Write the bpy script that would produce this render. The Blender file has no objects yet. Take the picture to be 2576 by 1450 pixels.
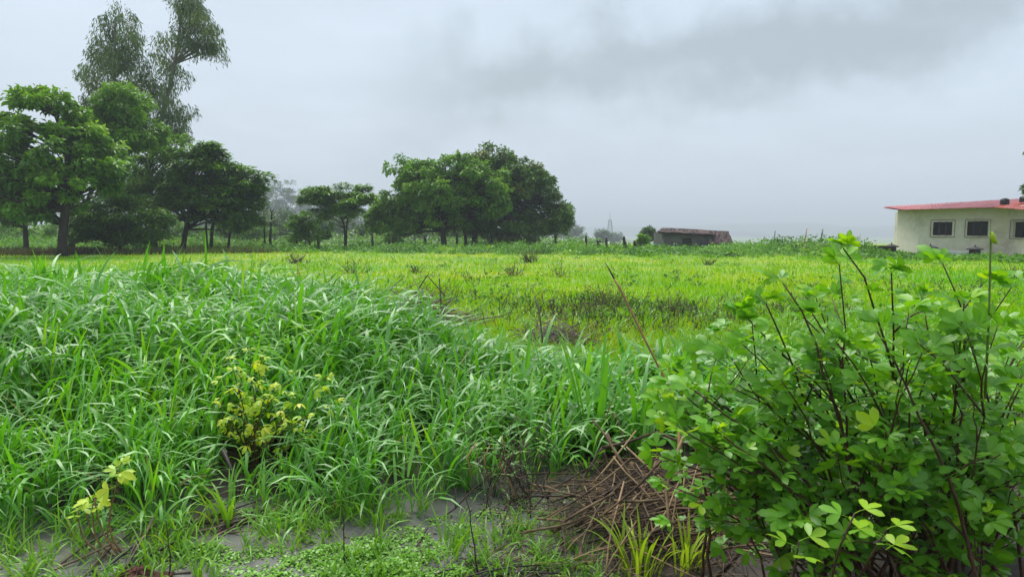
import bpy, math, random
import numpy as np
from mathutils import Vector, Matrix, Quaternion

# ------------------------------------------------------------------ camera, sky, sun, exposure
scene = bpy.context.scene
C = scene.collection
R = math.radians
FPX, CXP, CYP = 1600.0, 1288.0, 725.0          # focal length and centre for a 2576 px wide picture
PITCH = R(5.18)
CAM = np.array([0.0, 0.0, 1.65])

cam_data = bpy.data.cameras.new('camera')
cam_data.sensor_width = 36.0
cam_data.lens = 36.0 * FPX / 2576.0
cam_data.clip_start = 0.05
cam_data.clip_end = 12000.0
cam = bpy.data.objects.new('camera', cam_data)
cam.location = CAM
cam.rotation_euler = (R(90) - PITCH, 0, 0)
C.objects.link(cam)
scene.camera = cam

SUN_EL, SUN_AZ = R(62), R(-25)                  # high, behind cloud, a little left and ahead
world = bpy.data.worlds.new('World')
scene.world = world
world.use_nodes = True
wt = world.node_tree
wt.nodes.clear()


def N(t, kind, **kw):
    n = t.nodes.new(kind)
    for k, v in kw.items():
        if k.startswith('i_'):
            key = k[2:]
            key = int(key) if key.isdigit() else key.replace('_', ' ')
            n.inputs[key].default_value = v
        else:
            setattr(n, k, v)
    return n


def L(t, a, b):
    t.links.new(a, b)


def M(t, op, a, b=None, c=None, clamp=False):
    n = t.nodes.new('ShaderNodeMath')
    n.operation = op
    n.use_clamp = clamp
    for i, v in enumerate((a, b, c)):
        if v is None:
            continue
        if isinstance(v, (int, float)):
            n.inputs[i].default_value = v
        else:
            t.links.new(v, n.inputs[i])
    return n.outputs[0]


def MIX(t, fac, a, b, mode='MIX'):
    n = t.nodes.new('ShaderNodeMix')
    n.data_type = 'RGBA'
    n.blend_type = mode
    n.clamp_factor = True
    for sock, v in ((n.inputs[0], fac), (n.inputs[6], a), (n.inputs[7], b)):
        if isinstance(v, (int, float)):
            sock.default_value = v
        elif isinstance(v, tuple):
            sock.default_value = (*v, 1.0) if len(v) == 3 else v
        else:
            t.links.new(v, sock)
    return n.outputs[2]


def RAMP(t, v, lo, hi, smooth=True):
    n = t.nodes.new('ShaderNodeMapRange')
    n.interpolation_type = 'SMOOTHSTEP' if smooth else 'LINEAR'
    n.inputs[1].default_value = lo
    n.inputs[2].default_value = hi
    t.links.new(v, n.inputs[0])
    return n.outputs[0]


def build_sky():
    t = wt
    out = N(t, 'ShaderNodeOutputWorld')
    bg = N(t, 'ShaderNodeBackground', i_Strength=0.1)
    sky = N(t, 'ShaderNodeTexSky', sky_type='NISHITA', sun_disc=False, sun_elevation=SUN_EL,
            sun_rotation=SUN_AZ, air_density=1.5, dust_density=5.0)
    tc = N(t, 'ShaderNodeTexCoord')
    sep = N(t, 'ShaderNodeSeparateXYZ')
    L(t, tc.outputs['Generated'], sep.inputs[0])
    x, y, z = sep.outputs
    # overcast deck seen in perspective: project the direction on a flat layer
    zz = M(t, 'ADD', M(t, 'MAXIMUM', z, 0.0), 0.16)
    u, v = M(t, 'DIVIDE', x, zz), M(t, 'DIVIDE', y, zz)
    cb = N(t, 'ShaderNodeCombineXYZ')
    L(t, u, cb.inputs[0]); L(t, v, cb.inputs[1])
    n1 = N(t, 'ShaderNodeTexNoise', i_Scale=0.42, i_Detail=5.0, i_Roughness=0.52, i_Distortion=0.5)
    L(t, cb.outputs[0], n1.inputs['Vector'])
    n2 = N(t, 'ShaderNodeTexNoise', i_Scale=1.5, i_Detail=5.0, i_Roughness=0.55)
    L(t, cb.outputs[0], n2.inputs['Vector'])
    n3 = N(t, 'ShaderNodeTexNoise', i_Scale=5.0, i_Detail=5.0, i_Roughness=0.6)
    L(t, tc.outputs['Generated'], n3.inputs['Vector'])
    c1 = RAMP(t, n1.outputs[0], 0.3, 0.7)
    # one long ragged darker cloud across the deck
    a, e = M(t, 'DIVIDE', x, M(t, 'MAXIMUM', y, 0.05)), M(t, 'DIVIDE', z, M(t, 'MAXIMUM', y, 0.05))
    wob = M(t, 'MULTIPLY', M(t, 'SUBTRACT', n3.outputs[0], 0.5), 0.42)
    line = M(t, 'ADD', M(t, 'ADD', M(t, 'MULTIPLY', a, 0.155), 0.225), wob)
    dist = M(t, 'ABSOLUTE', M(t, 'SUBTRACT', e, line))
    band = M(t, 'SUBTRACT', 1.0, RAMP(t, dist, 0.0, 0.12))
    band = M(t, 'MULTIPLY', band, RAMP(t, a, -0.30, 0.02))
    band = M(t, 'MULTIPLY', band, M(t, 'SUBTRACT', 1.0, RAMP(t, a, 0.7, 1.1)))
    dark = M(t, 'ADD', M(t, 'MULTIPLY', band, 0.78), M(t, 'MULTIPLY', c1, 0.38))
    dark = M(t, 'ADD', dark, M(t, 'MULTIPLY', M(t, 'SUBTRACT', n2.outputs[0], 0.5), 0.75), clamp=True)
    col = MIX(t, dark, (2.90, 3.36, 3.92), (1.78, 2.14, 2.40))
    # the deck thickens towards the horizon
    hz = M(t, 'SUBTRACT', 1.0, RAMP(t, z, -0.02, 0.20))
    col = MIX(t, M(t, 'MULTIPLY', hz, 0.85), col, (2.60, 3.08, 3.54))
    col = MIX(t, 0.93, sky.outputs[0], col)
    L(t, col, bg.inputs['Color'])
    L(t, bg.outputs[0], out.inputs['Surface'])


build_sky()

sun_data = bpy.data.lights.new('sun', 'SUN')
sun_data.energy = 1.5
sun_data.angle = R(35)
sun_data.color = (1.0, 0.97, 0.92)
sun = bpy.data.objects.new('sun', sun_data)
sd = Vector((math.sin(SUN_AZ) * math.cos(SUN_EL), math.cos(SUN_AZ) * math.cos(SUN_EL), math.sin(SUN_EL)))
sun.rotation_euler = sd.to_track_quat('Z', 'Y').to_euler()
sun.location = (0, 0, 60)
C.objects.link(sun)

vs = scene.view_settings
vs.view_transform = 'Standard'
vs.look = 'None'
vs.gamma = 1.0
vs.exposure = 1.32
vs.use_curve_mapping = False
cy = scene.cycles
cy.max_bounces = 4
cy.diffuse_bounces = 3
cy.glossy_bounces = 2
cy.transmission_bounces = 3
cy.transparent_max_bounces = 6
cy.volume_bounces = 0
cy.caustics_reflective = False
cy.caustics_refractive = False
cy.use_denoising = True
cy.sample_clamp_indirect = 4.0

# ------------------------------------------------------------------ helpers
rng = np.random.default_rng(7)
random.seed(7)
FW = np.array([0, math.cos(PITCH), -math.sin(PITCH)])
UP = np.array([0, math.sin(PITCH), math.cos(PITCH)])


def ray(px, py):
    return FW + np.array([1.0, 0, 0]) * ((px - CXP) / FPX) + UP * (-(py - CYP) / FPX)


def W(px, py, d):
    """the point that stands d metres ahead in that direction"""
    r = ray(px, py)
    return CAM + r * (d / r[1])


def G(px, py, z=0.0):
    r = ray(px, py)
    return CAM + r * ((z - CAM[2]) / r[2])


def to_px(P):
    q = np.asarray(P, float) - CAM
    zc = q @ FW
    return CXP + FPX * q[..., 0] / zc, CYP - FPX * (q @ UP) / zc, zc


def smooth01(a, b, x):
    t = np.clip((x - a) / (b - a), 0, 1)
    return t * t * (3 - 2 * t)


def vnoise(x, y, s=1.0, seed=0):
    x = np.asarray(x) * s + seed * 17.3
    y = np.asarray(y) * s + seed * 9.1
    return (np.sin(x * 1.3 + 1.7 * np.sin(y * 0.9)) + np.sin(y * 1.7 + 1.3 * np.sin(x * 1.1 + 2))
            + 0.5 * np.sin(2.9 * x + 3.1 * y) + 0.5 * np.sin(3.7 * y - 2.3 * x + 1)) / 3.0


def unit(v):
    v = np.asarray(v, float)
    return v / np.maximum(np.linalg.norm(v, axis=-1, keepdims=True), 1e-9)


class MB:
    def __init__(self):
        self.v, self.q, self.t, self.tint, self.n = [], [], [], [], 0

    def add(self, V, quads=None, tris=None, tint=0.5):
        V = np.asarray(V, np.float32).reshape(-1, 3)
        if quads is not None and len(quads):
            self.q.append(np.asarray(quads, np.int32).reshape(-1, 4) + self.n)
        if tris is not None and len(tris):
            self.t.append(np.asarray(tris, np.int32).reshape(-1, 3) + self.n)
        self.tint.append(np.broadcast_to(np.asarray(tint, np.float32), (len(V),)))
        self.v.append(V)
        self.n += len(V)
        return self

    def box(self, c, s, rz=0.0, tint=0.5, taper=1.0):
        hx, hy, hz = s[0] / 2, s[1] / 2, s[2] / 2
        V = np.array([[x * hx * (taper if z > 0 else 1), y * hy * (taper if z > 0 else 1), z * hz]
                      for z in (-1, 1) for y in (-1, 1) for x in (-1, 1)], float)
        cr, sr = math.cos(rz), math.sin(rz)
        V[:, :2] = V[:, :2] @ np.array([[cr, sr], [-sr, cr]])
        return self.add(V + np.asarray(c, float), [[0, 2, 3, 1], [4, 5, 7, 6], [0, 1, 5, 4], [2, 6, 7, 3], [0, 4, 6, 2], [1, 3, 7, 5]], tint=tint)

    def mesh(self, name, mat=None, smooth=True):
        V = np.concatenate(self.v)
        me = bpy.data.meshes.new(name)
        q = np.concatenate(self.q) if self.q else np.zeros((0, 4), np.int32)
        t = np.concatenate(self.t) if self.t else np.zeros((0, 3), np.int32)
        me.vertices.add(len(V))
        me.vertices.foreach_set('co', V.ravel())
        nl = q.size + t.size
        me.loops.add(nl)
        me.loops.foreach_set('vertex_index', np.concatenate([q.ravel(), t.ravel()]))
        me.polygons.add(len(q) + len(t))
        st = np.concatenate([np.arange(len(q)) * 4, q.size + np.arange(len(t)) * 3]).astype(np.int32)
        me.polygons.foreach_set('loop_start', st)
        me.polygons.foreach_set('use_smooth', np.full(len(st), smooth))
        me.update(calc_edges=True)
        a = me.attributes.new('tint', 'FLOAT', 'POINT')
        a.data.foreach_set('value', np.concatenate(self.tint))
        if mat:
            me.materials.append(mat)
        return me

    def build(self, name, mat, parent=None, smooth=True, origin=None):
        """one mesh object; under a parent the vertices are taken as world coordinates"""
        off = None
        if parent is not None:
            off = np.array(parent['_w']) if '_w' in parent else None
        elif origin is not None:
            off = np.asarray(origin, float)
        if off is not None:
            self.v = [v - off.astype(np.float32) for v in self.v]
        o = bpy.data.objects.new(name, self.mesh(name, mat, smooth))
        C.objects.link(o)
        if parent is not None:
            o.parent = parent
            if off is not None:
                o['_w'] = [float(c) for c in off]
        elif off is not None:
            o.location = off
            o['_w'] = [float(c) for c in off]
        return o


def tag(o, label=None, cat=None, group=None, kind=None):
    for k, v in (('label', label), ('category', cat), ('group', group), ('kind', kind)):
        if v:
            o[k] = v
    return o


def thing(name, loc, label, cat, group=None):
    o = bpy.data.objects.new(name, None)
    o.empty_display_size = 0.2
    C.objects.link(o)
    o.location = [float(c) for c in loc]
    o['_w'] = [float(c) for c in loc]
    return tag(o, label, cat, group)


def tubes(mb, P, Rad, sides=5, tint=0.5, cap=True):
    """P (n,k,3) centre lines, Rad (n,k) radii"""
    P = np.asarray(P, float)
    if P.ndim == 2:
        P = P[None]
    n, k, _ = P.shape
    Rad = np.broadcast_to(np.asarray(Rad, float), (n, k))
    T = np.gradient(P, axis=1)
    T = unit(T)
    ref = np.zeros_like(T)
    main = unit(P[:, -1] - P[:, 0])
    vert = np.abs(main[:, 2]) > 0.8
    ref[..., 2] = 1.0
    ref[vert] = (1.0, 0.13, 0.0)
    A = unit(np.cross(T, ref))
    B = np.cross(T, A)
    ang = np.arange(sides) * 2 * math.pi / sides
    ring = (A[:, :, None] * np.cos(ang)[None, None, :, None] + B[:, :, None] * np.sin(ang)[None, None, :, None])
    V = P[:, :, None] + ring * Rad[:, :, None, None]
    idx = np.arange(n * k * sides).reshape(n, k, sides)
    a, b = idx[:, :-1], idx[:, 1:]
    q = np.stack([a, np.roll(a, -1, 2), np.roll(b, -1, 2), b], -1).reshape(-1, 4)
    tr = []
    if cap:
        for i in range(1, sides - 1):
            tr.append(np.stack([idx[:, -1, 0], idx[:, -1, i], idx[:, -1, i + 1]], -1))
            tr.append(np.stack([idx[:, 0, 0], idx[:, 0, i + 1], idx[:, 0, i]], -1))
    tt = np.broadcast_to(np.asarray(tint, float).reshape(-1, 1), (n, k * sides)).ravel()
    return mb.add(V.reshape(-1, 3), q, np.concatenate(tr) if tr else None, tint=tt)


def curve(p0, p1, k=7, bow=(0, 0, 0), wob=0.0, r=None):
    """points from p0 to p1 bowed in the middle, arrays broadcast over n"""
    p0, p1 = np.atleast_2d(p0).astype(float), np.atleast_2d(p1).astype(float)
    t = np.linspace(0, 1, k)[None, :, None]
    P = p0[:, None] * (1 - t) + p1[:, None] * t + np.atleast_2d(bow)[:, None] * (4 * t * (1 - t))
    if wob:
        g = (r or rng).normal(0, wob, P.shape)
        g[:, 0] = 0
        P = P + g
    return P


def blades(mb, base, az, length, width, th0, th1, seg=5, fold=0.25, tint=0.5, twist=0.0, prof=None, power=1.3):
    """arching leaf blades; th0/th1 angle from vertical at base and tip"""
    n = len(base)
    b = lambda a: np.broadcast_to(np.asarray(a, float), (n,))
    length, width, th0, th1, az, twist, tint = map(b, (length, width, th0, th1, az, twist, tint))
    t = np.linspace(0, 1, seg + 1)
    th = th0[:, None] + (th1 - th0)[:, None] * t[None] ** power
    ds = length[:, None] / seg
    mid = (th[:, 1:] + th[:, :-1]) / 2
    h = np.concatenate([np.zeros((n, 1)), np.cumsum(np.sin(mid) * ds, 1)], 1)
    z = np.concatenate([np.zeros((n, 1)), np.cumsum(np.cos(mid) * ds, 1)], 1)
    d = np.stack([np.cos(az), np.sin(az), np.zeros(n)], -1)
    s = np.stack([-np.sin(az), np.cos(az), np.zeros(n)], -1)
    up = np.array([0, 0, 1.0])
    spine = np.asarray(base, float)[:, None] + d[:, None] * h[..., None] + up * z[..., None]
    nrm = d[:, None] * (-np.cos(th))[..., None] + up * np.sin(th)[..., None]
    tw = twist[:, None] * t[None]
    side = s[:, None] * np.cos(tw)[..., None] + nrm * np.sin(tw)[..., None]
    nr2 = nrm * np.cos(tw)[..., None] - s[:, None] * np.sin(tw)[..., None]
    if prof is None:
        prof = np.interp(t, [0, .12, .45, .75, 1], [.55, .85, 1, .72, .04])
    w = width[:, None] * prof[None] / 2
    if fold:
        Lf = spine + side * w[..., None] + nr2 * (w * fold)[..., None]
        Rt = spine - side * w[..., None] + nr2 * (w * fold)[..., None]
        V = np.stack([Lf, spine, Rt], 2)
        m = 3
    else:
        V = np.stack([spine + side * w[..., None], spine - side * w[..., None]], 2)
        m = 2
    idx = np.arange(n * (seg + 1) * m).reshape(n, seg + 1, m)
    q = np.stack([idx[:, :-1, :-1], idx[:, :-1, 1:], idx[:, 1:, 1:], idx[:, 1:, :-1]], -1).reshape(-1, 4)
    tt = np.repeat(tint, (seg + 1) * m)
    return mb.add(V.reshape(-1, 3), q, tint=tt)


def diamonds(mb, base, D, nrm, length, width, tint=0.5, fold=0.25, wide=0.45):
    """small folded leaves of two triangles"""
    n = len(base)
    D = unit(D)
    S = unit(np.cross(D, nrm))
    U = np.cross(S, D)
    length = np.broadcast_to(np.asarray(length, float), (n,))[:, None]
    width = np.broadcast_to(np.asarray(width, float), (n,))[:, None]
    base = np.asarray(base, float)
    m = base + D * length * wide + U * width * fold
    V = np.stack([base, m + S * width / 2, base + D * length, m - S * width / 2], 1)
    idx = np.arange(n * 4).reshape(n, 4)
    tr = np.concatenate([idx[:, [0, 2, 1]], idx[:, [0, 3, 2]]])
    return mb.add(V.reshape(-1, 3), tris=tr, tint=np.repeat(np.broadcast_to(np.asarray(tint, float), (n,)), 4))


# ------------------------------------------------------------------ materials
def new_mat(name):
    m = bpy.data.materials.new(name)
    m.use_nodes = True
    m.node_tree.nodes.clear()
    return m, m.node_tree


def leaf_mat(name, c0, c1, c2=None, rough=0.4, trans=0.3, spec=0.5, nscale=0.0, tcol=1.6, coat=0.0):
    """c0..c1 by the leaf's own tint; c2 = colour far along the tint scale"""
    m, t = new_mat(name)
    out = N(t, 'ShaderNodeOutputMaterial')
    at = N(t, 'ShaderNodeAttribute', attribute_name='tint')
    cr = N(t, 'ShaderNodeValToRGB')
    el = cr.color_ramp.elements
    el[0].position, el[0].color = 0.0, (*c0, 1)
    el[1].position, el[1].color = (0.75 if c2 else 1.0), (*c1, 1)
    if c2:
        e = el.new(1.0)
        e.color = (*c2, 1)
    fac = at.outputs['Fac']
    if nscale:
        g = N(t, 'ShaderNodeNewGeometry')
        nz = N(t, 'ShaderNodeTexNoise', i_Scale=nscale, i_Detail=2.0)
        L(t, g.outputs['Position'], nz.inputs['Vector'])
        fac = M(t, 'ADD', fac, M(t, 'MULTIPLY', M(t, 'SUBTRACT', nz.outputs[0], 0.5), 1.1), clamp=True)
    L(t, fac, cr.inputs[0])
    p = N(t, 'ShaderNodeBsdfPrincipled', i_Roughness=rough)
    p.inputs['Specular IOR Level'].default_value = spec
    if coat:
        p.inputs['Coat Weight'].default_value = coat
        p.inputs['Coat Roughness'].default_value = 0.38
    L(t, cr.outputs[0], p.inputs['Base Color'])
    tr = N(t, 'ShaderNodeBsdfTranslucent')
    tc = MIX(t, 1.0, cr.outputs[0], (tcol, tcol * 0.95, tcol * 0.25), 'MULTIPLY')
    L(t, tc, tr.inputs['Color'])
    mx = N(t, 'ShaderNodeMixShader', i_0=trans)
    L(t, p.outputs[0], mx.inputs[1])
    L(t, tr.outputs[0], mx.inputs[2])
    L(t, mx.outputs[0], out.inputs['Surface'])
    return m


def rough_mat(name, c0, c1, scale=8.0, rough=0.8, detail=5.0, bump=0.0, stretch=(1, 1, 1), tint=0.0, metal=0.0, spec=0.4, c2=None, s2=1.0):
    m, t = new_mat(name)
    out = N(t, 'ShaderNodeOutputMaterial')
    g = N(t, 'ShaderNodeNewGeometry')
    mp = N(t, 'ShaderNodeMapping')
    mp.inputs['Scale'].default_value = stretch
    L(t, g.outputs['Position'], mp.inputs[0])
    nz = N(t, 'ShaderNodeTexNoise', i_Scale=scale, i_Detail=detail, i_Roughness=0.62)
    L(t, mp.outputs[0], nz.inputs['Vector'])
    fac = RAMP(t, nz.outputs[0], 0.3, 0.7)
    if tint:
        at = N(t, 'ShaderNodeAttribute', attribute_name='tint')
        fac = M(t, 'ADD', fac, M(t, 'MULTIPLY', M(t, 'SUBTRACT', at.outputs['Fac'], 0.5), tint), clamp=True)
    col = MIX(t, fac, c0, c1)
    if c2:
        n2 = N(t, 'ShaderNodeTexNoise', i_Scale=s2, i_Detail=6.0, i_Roughness=0.7)
        L(t, mp.outputs[0], n2.inputs['Vector'])
        col = MIX(t, RAMP(t, n2.outputs[0], 0.52, 0.72), col, c2)
    p = N(t, 'ShaderNodeBsdfPrincipled', i_Roughness=rough, i_Metallic=metal)
    p.inputs['Specular IOR Level'].default_value = spec
    L(t, col, p.inputs['Base Color'])
    if bump:
        b = N(t, 'ShaderNodeBump', i_Strength=bump, i_Distance=0.02)
        L(t, nz.outputs[0], b.inputs['Height'])
        L(t, b.outputs[0], p.inputs['Normal'])
    L(t, p.outputs[0], out.inputs['Surface'])
    return m


MAT = {}
MAT['tall'] = leaf_mat('tall_grass', (0.066, 0.240, 0.018), (0.150, 0.45, 0.026), (0.30, 0.56, 0.02), rough=0.5, trans=0.30, spec=1.0, nscale=0.5, coat=0.4)
MAT['sprout'] = leaf_mat('sprout', (0.12, 0.30, 0.025), (0.20, 0.42, 0.03), (0.36, 0.44, 0.05), rough=0.4, trans=0.3)
MAT['lime'] = leaf_mat('lime_grass', (0.26, 0.42, 0.03), (0.42, 0.56, 0.04), (0.5, 0.4, 0.12), rough=0.45, trans=0.35)
MAT['meadow'] = leaf_mat('meadow_grass', (0.16, 0.43, 0.002), (0.37, 0.54, 0.003), (0.58, 0.46, 0.010), rough=0.8, trans=0.35, spec=0.03, nscale=0.16)
MAT['weed'] = leaf_mat('weed_leaf', (0.045, 0.14, 0.015), (0.15, 0.36, 0.025), (0.30, 0.46, 0.025), rough=0.5, trans=0.28, spec=0.3, nscale=0.5)
MAT['duck'] = leaf_mat('floating_leaf', (0.12, 0.32, 0.02), (0.22, 0.46, 0.03), rough=0.4, trans=0.15, nscale=1.4)
MAT['bush'] = leaf_mat('bush_leaf', (0.085, 0.245, 0.024), (0.195, 0.47, 0.024), (0.38, 0.60, 0.024), rough=0.40, trans=0.38, spec=0.6, nscale=3.0)
MAT['yleaf'] = leaf_mat('yellow_leaf', (0.30, 0.52, 0.025), (0.60, 0.70, 0.04), (0.80, 0.60, 0.05), rough=0.4, trans=0.3)
MAT['crown_mid'] = leaf_mat('crown_mid', (0.055, 0.140, 0.012), (0.130, 0.29, 0.018), (0.22, 0.39, 0.022), rough=0.42, trans=0.34, nscale=0.9)
MAT['crown_dark'] = leaf_mat('crown_dark', (0.055, 0.140, 0.015), (0.120, 0.255, 0.022), (0.20, 0.20, 0.05), rough=0.5, trans=0.2, nscale=0.9)
MAT['crown_light'] = leaf_mat('crown_light', (0.078, 0.195, 0.012), (0.170, 0.36, 0.018), (0.26, 0.45, 0.025), rough=0.45, trans=0.32, nscale=0.9)
MAT['crown_euc'] = leaf_mat('crown_euc', (0.060, 0.118, 0.028), (0.12, 0.195, 0.042), (0.18, 0.24, 0.05), rough=0.5, trans=0.25, nscale=0.3)
MAT['crown_far'] = leaf_mat('crown_far', (0.045, 0.105, 0.025), (0.095, 0.18, 0.035), rough=0.6, trans=0.2, nscale=0.15)
MAT['bark'] = rough_mat('bark', (0.018, 0.014, 0.011), (0.055, 0.043, 0.034), 6.0, 0.85, stretch=(1, 1, 0.25), bump=0.6)
MAT['bark_pale'] = rough_mat('bark_pale', (0.10, 0.085, 0.07), (0.22, 0.20, 0.17), 3.0, 0.8, stretch=(1, 1, 0.3))
MAT['stem'] = rough_mat('bush_stem', (0.05, 0.022, 0.014), (0.12, 0.06, 0.032), 40.0, 0.5)
MAT['stem_green'] = rough_mat('green_stem', (0.12, 0.22, 0.04), (0.2, 0.3, 0.06), 40.0, 0.5)
MAT['dead'] = rough_mat('dead_stem', (0.028, 0.019, 0.015), (0.115, 0.072, 0.048), 9.0, 0.7, tint=1.2)
MAT['straw'] = rough_mat('wet_straw', (0.045, 0.030, 0.019), (0.30, 0.20, 0.105), 5.0, 0.65, tint=1.7, spec=0.25)
MAT['straw_dark'] = rough_mat('dark_straw', (0.024, 0.016, 0.011), (0.18, 0.11, 0.06), 5.0, 0.55, tint=1.4, spec=0.6)
MAT['cane'] = rough_mat('cane', (0.25, 0.12, 0.05), (0.48, 0.27, 0.10), 12.0, 0.45, stretch=(1, 1, 0.3), tint=0.5)
MAT['plaster'] = rough_mat('plaster', (0.74, 0.66, 0.57), (0.83, 0.75, 0.66), 3.0, 0.9, bump=0.15, c2=(0.58, 0.50, 0.40), s2=0.8)
MAT['mud_wall'] = rough_mat('grey_render', (0.075, 0.075, 0.08), (0.14, 0.14, 0.142), 2.2, 0.9, bump=0.3, c2=(0.07, 0.068, 0.066), s2=1.1)
MAT['roof_red'] = rough_mat('red_sheet', (0.32, 0.055, 0.060), (0.44, 0.105, 0.110), 1.3, 0.45, spec=0.5, c2=(0.26, 0.075, 0.07), s2=0.9)
MAT['roof_orange'] = rough_mat('orange_sheet', (0.42, 0.07, 0.045), (0.55, 0.12, 0.07), 1.3, 0.4)
MAT['white'] = rough_mat('white_paint', (0.66, 0.66, 0.64), (0.8, 0.8, 0.78), 6.0, 0.6)
MAT['iron'] = rough_mat('iron', (0.012, 0.012, 0.012), (0.03, 0.026, 0.024), 20.0, 0.5)
MAT['black_plastic'] = rough_mat('black_plastic', (0.012, 0.012, 0.014), (0.02, 0.02, 0.022), 10.0, 0.35)
MAT['stone'] = rough_mat('dark_stone', (0.022, 0.020, 0.020), (0.065, 0.058, 0.055), 7.0, 0.8, bump=0.4)
MAT['wood_post'] = rough_mat('wet_post', (0.020, 0.016, 0.014), (0.06, 0.05, 0.045), 6.0, 0.85, stretch=(1, 1, 0.3), bump=0.5)
MAT['post_grey'] = rough_mat('grey_pole', (0.10, 0.10, 0.10), (0.2, 0.2, 0.2), 6.0, 0.8)
MAT['blue'] = rough_mat('blue_plastic', (0.05, 0.21, 0.36), (0.09, 0.30, 0.46), 5.0, 0.4)
MAT['tile'] = rough_mat('clay_tile', (0.060, 0.040, 0.036), (0.19, 0.125, 0.11), 2.6, 0.8, tint=1.2, c2=(0.045, 0.035, 0.033), s2=1.8)
MAT['clod'] = rough_mat('red_soil', (0.045, 0.018, 0.012), (0.12, 0.05, 0.03), 30.0, 0.9, bump=0.8)
MAT['shoot'] = rough_mat('reddish_stem', (0.14, 0.07, 0.03), (0.26, 0.15, 0.05), 30.0, 0.5)


def glass_mat():
    m, t = new_mat('window_glass')
    out = N(t, 'ShaderNodeOutputMaterial')
    p = N(t, 'ShaderNodeBsdfPrincipled', i_Roughness=0.35)
    p.inputs['Specular IOR Level'].default_value = 0.15
    p.inputs['Base Color'].default_value = (0.008, 0.009, 0.011, 1)
    L(t, p.outputs[0], out.inputs['Surface'])
    return m


MAT['glass'] = glass_mat()


def water_mat():
    m, t = new_mat('muddy_water')
    out = N(t, 'ShaderNodeOutputMaterial')
    g = N(t, 'ShaderNodeNewGeometry')
    nz = N(t, 'ShaderNodeTexNoise', i_Scale=2.2, i_Detail=4.0)
    L(t, g.outputs['Position'], nz.inputs['Vector'])
    col = MIX(t, RAMP(t, nz.outputs[0], 0.35, 0.65), (0.125, 0.120, 0.110), (0.20, 0.192, 0.178))
    p = N(t, 'ShaderNodeBsdfPrincipled', i_Roughness=0.07, i_IOR=1.33)
    L(t, col, p.inputs['Base Color'])
    n2 = N(t, 'ShaderNodeTexNoise', i_Scale=26.0, i_Detail=3.0, i_Distortion=0.6)
    L(t, g.outputs['Position'], n2.inputs['Vector'])
    vo = N(t, 'ShaderNodeTexVoronoi', i_Scale=7.0)
    L(t, g.outputs['Position'], vo.inputs['Vector'])
    ripple = M(t, 'MULTIPLY', M(t, 'SINE', M(t, 'MULTIPLY', vo.outputs['Distance'], 60.0)),
               M(t, 'SUBTRACT', 1.0, RAMP(t, vo.outputs['Distance'], 0.05, 0.5)))
    hgt = M(t, 'ADD', n2.outputs[0], M(t, 'MULTIPLY', ripple, 0.25))
    b = N(t, 'ShaderNodeBump', i_Strength=0.25, i_Distance=0.01)
    L(t, hgt, b.inputs['Height'])
    L(t, b.outputs[0], p.inputs['Normal'])
    L(t, p.outputs[0], out.inputs['Surface'])
    return m


MAT['water'] = water_mat()


def ground_mat():
    m, t = new_mat('wet_soil_and_turf')
    out = N(t, 'ShaderNodeOutputMaterial')
    g = N(t, 'ShaderNodeNewGeometry')
    sep = N(t, 'ShaderNodeSeparateXYZ')
    L(t, g.outputs['Position'], sep.inputs[0])
    n1 = N(t, 'ShaderNodeTexNoise', i_Scale=0.16, i_Detail=3.0)
    L(t, g.outputs['Position'], n1.inputs['Vector'])
    n2 = N(t, 'ShaderNodeTexNoise', i_Scale=9.0, i_Detail=5.0, i_Roughness=0.65)
    L(t, g.outputs['Position'], n2.inputs['Vector'])
    turf = MIX(t, RAMP(t, n1.outputs[0], 0.35, 0.65), (0.13, 0.30, 0.002), (0.27, 0.37, 0.003))
    turf = MIX(t, RAMP(t, n2.outputs[0], 0.45, 0.75), turf, (0.10, 0.12, 0.015))
    soil = MIX(t, RAMP(t, n2.outputs[0], 0.3, 0.7), (0.020, 0.014, 0.010), (0.055, 0.038, 0.026))
    edge = M(t, 'ADD', sep.outputs[1], M(t, 'MULTIPLY', n2.outputs[0], 1.5))
    col = MIX(t, RAMP(t, edge, 9.0, 12.0), soil, turf)
    p = N(t, 'ShaderNodeBsdfPrincipled', i_Roughness=0.75)
    L(t, col, p.inputs['Base Color'])
    b = N(t, 'ShaderNodeBump', i_Strength=0.6, i_Distance=0.03)
    L(t, n2.outputs[0], b.inputs['Height'])
    L(t, b.outputs[0], p.inputs['Normal'])
    L(t, p.outputs[0], out.inputs['Surface'])
    return m


MAT['ground'] = ground_mat()

# ------------------------------------------------------------------ the setting: ground, water, hills
def front_edge(x):
    return np.interp(x, [-6, -2.86, -2.05, -0.75, -0.29, 0.6, 1.5, 4], [3.05, 3.15, 3.28, 3.52, 3.80, 4.30, 4.35, 4.1])


def gz(x, y):
    x, y = np.asarray(x, float), np.asarray(y, float)
    base = 0.03 + 0.02 * vnoise(x, y, 0.7, 3) * smooth01(60, 20, np.hypot(x, y))
    pud = smooth01(0.9, -0.2, y - front_edge(x)) * smooth01(0.75, 0.1, x) * smooth01(-7.5, -6, x)
    pud = np.maximum(pud, 0.0)
    bank = smooth01(0.5, 1.4, x) * smooth01(4.2, 3.0, y) * smooth01(0.2, 1.2, y)
    near = smooth01(2.3, 1.2, y) * smooth01(-12, -9, y)
    drop = -0.035 * np.maximum(np.minimum(y, 700) - 72, 0) * smooth01(72, 110, y)
    return base + drop - 0.11 * pud + 0.16 * bank + 0.14 * near + 0.018 * vnoise(x, y, 4.0, 5) * smooth01(9, 6, y)


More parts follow.
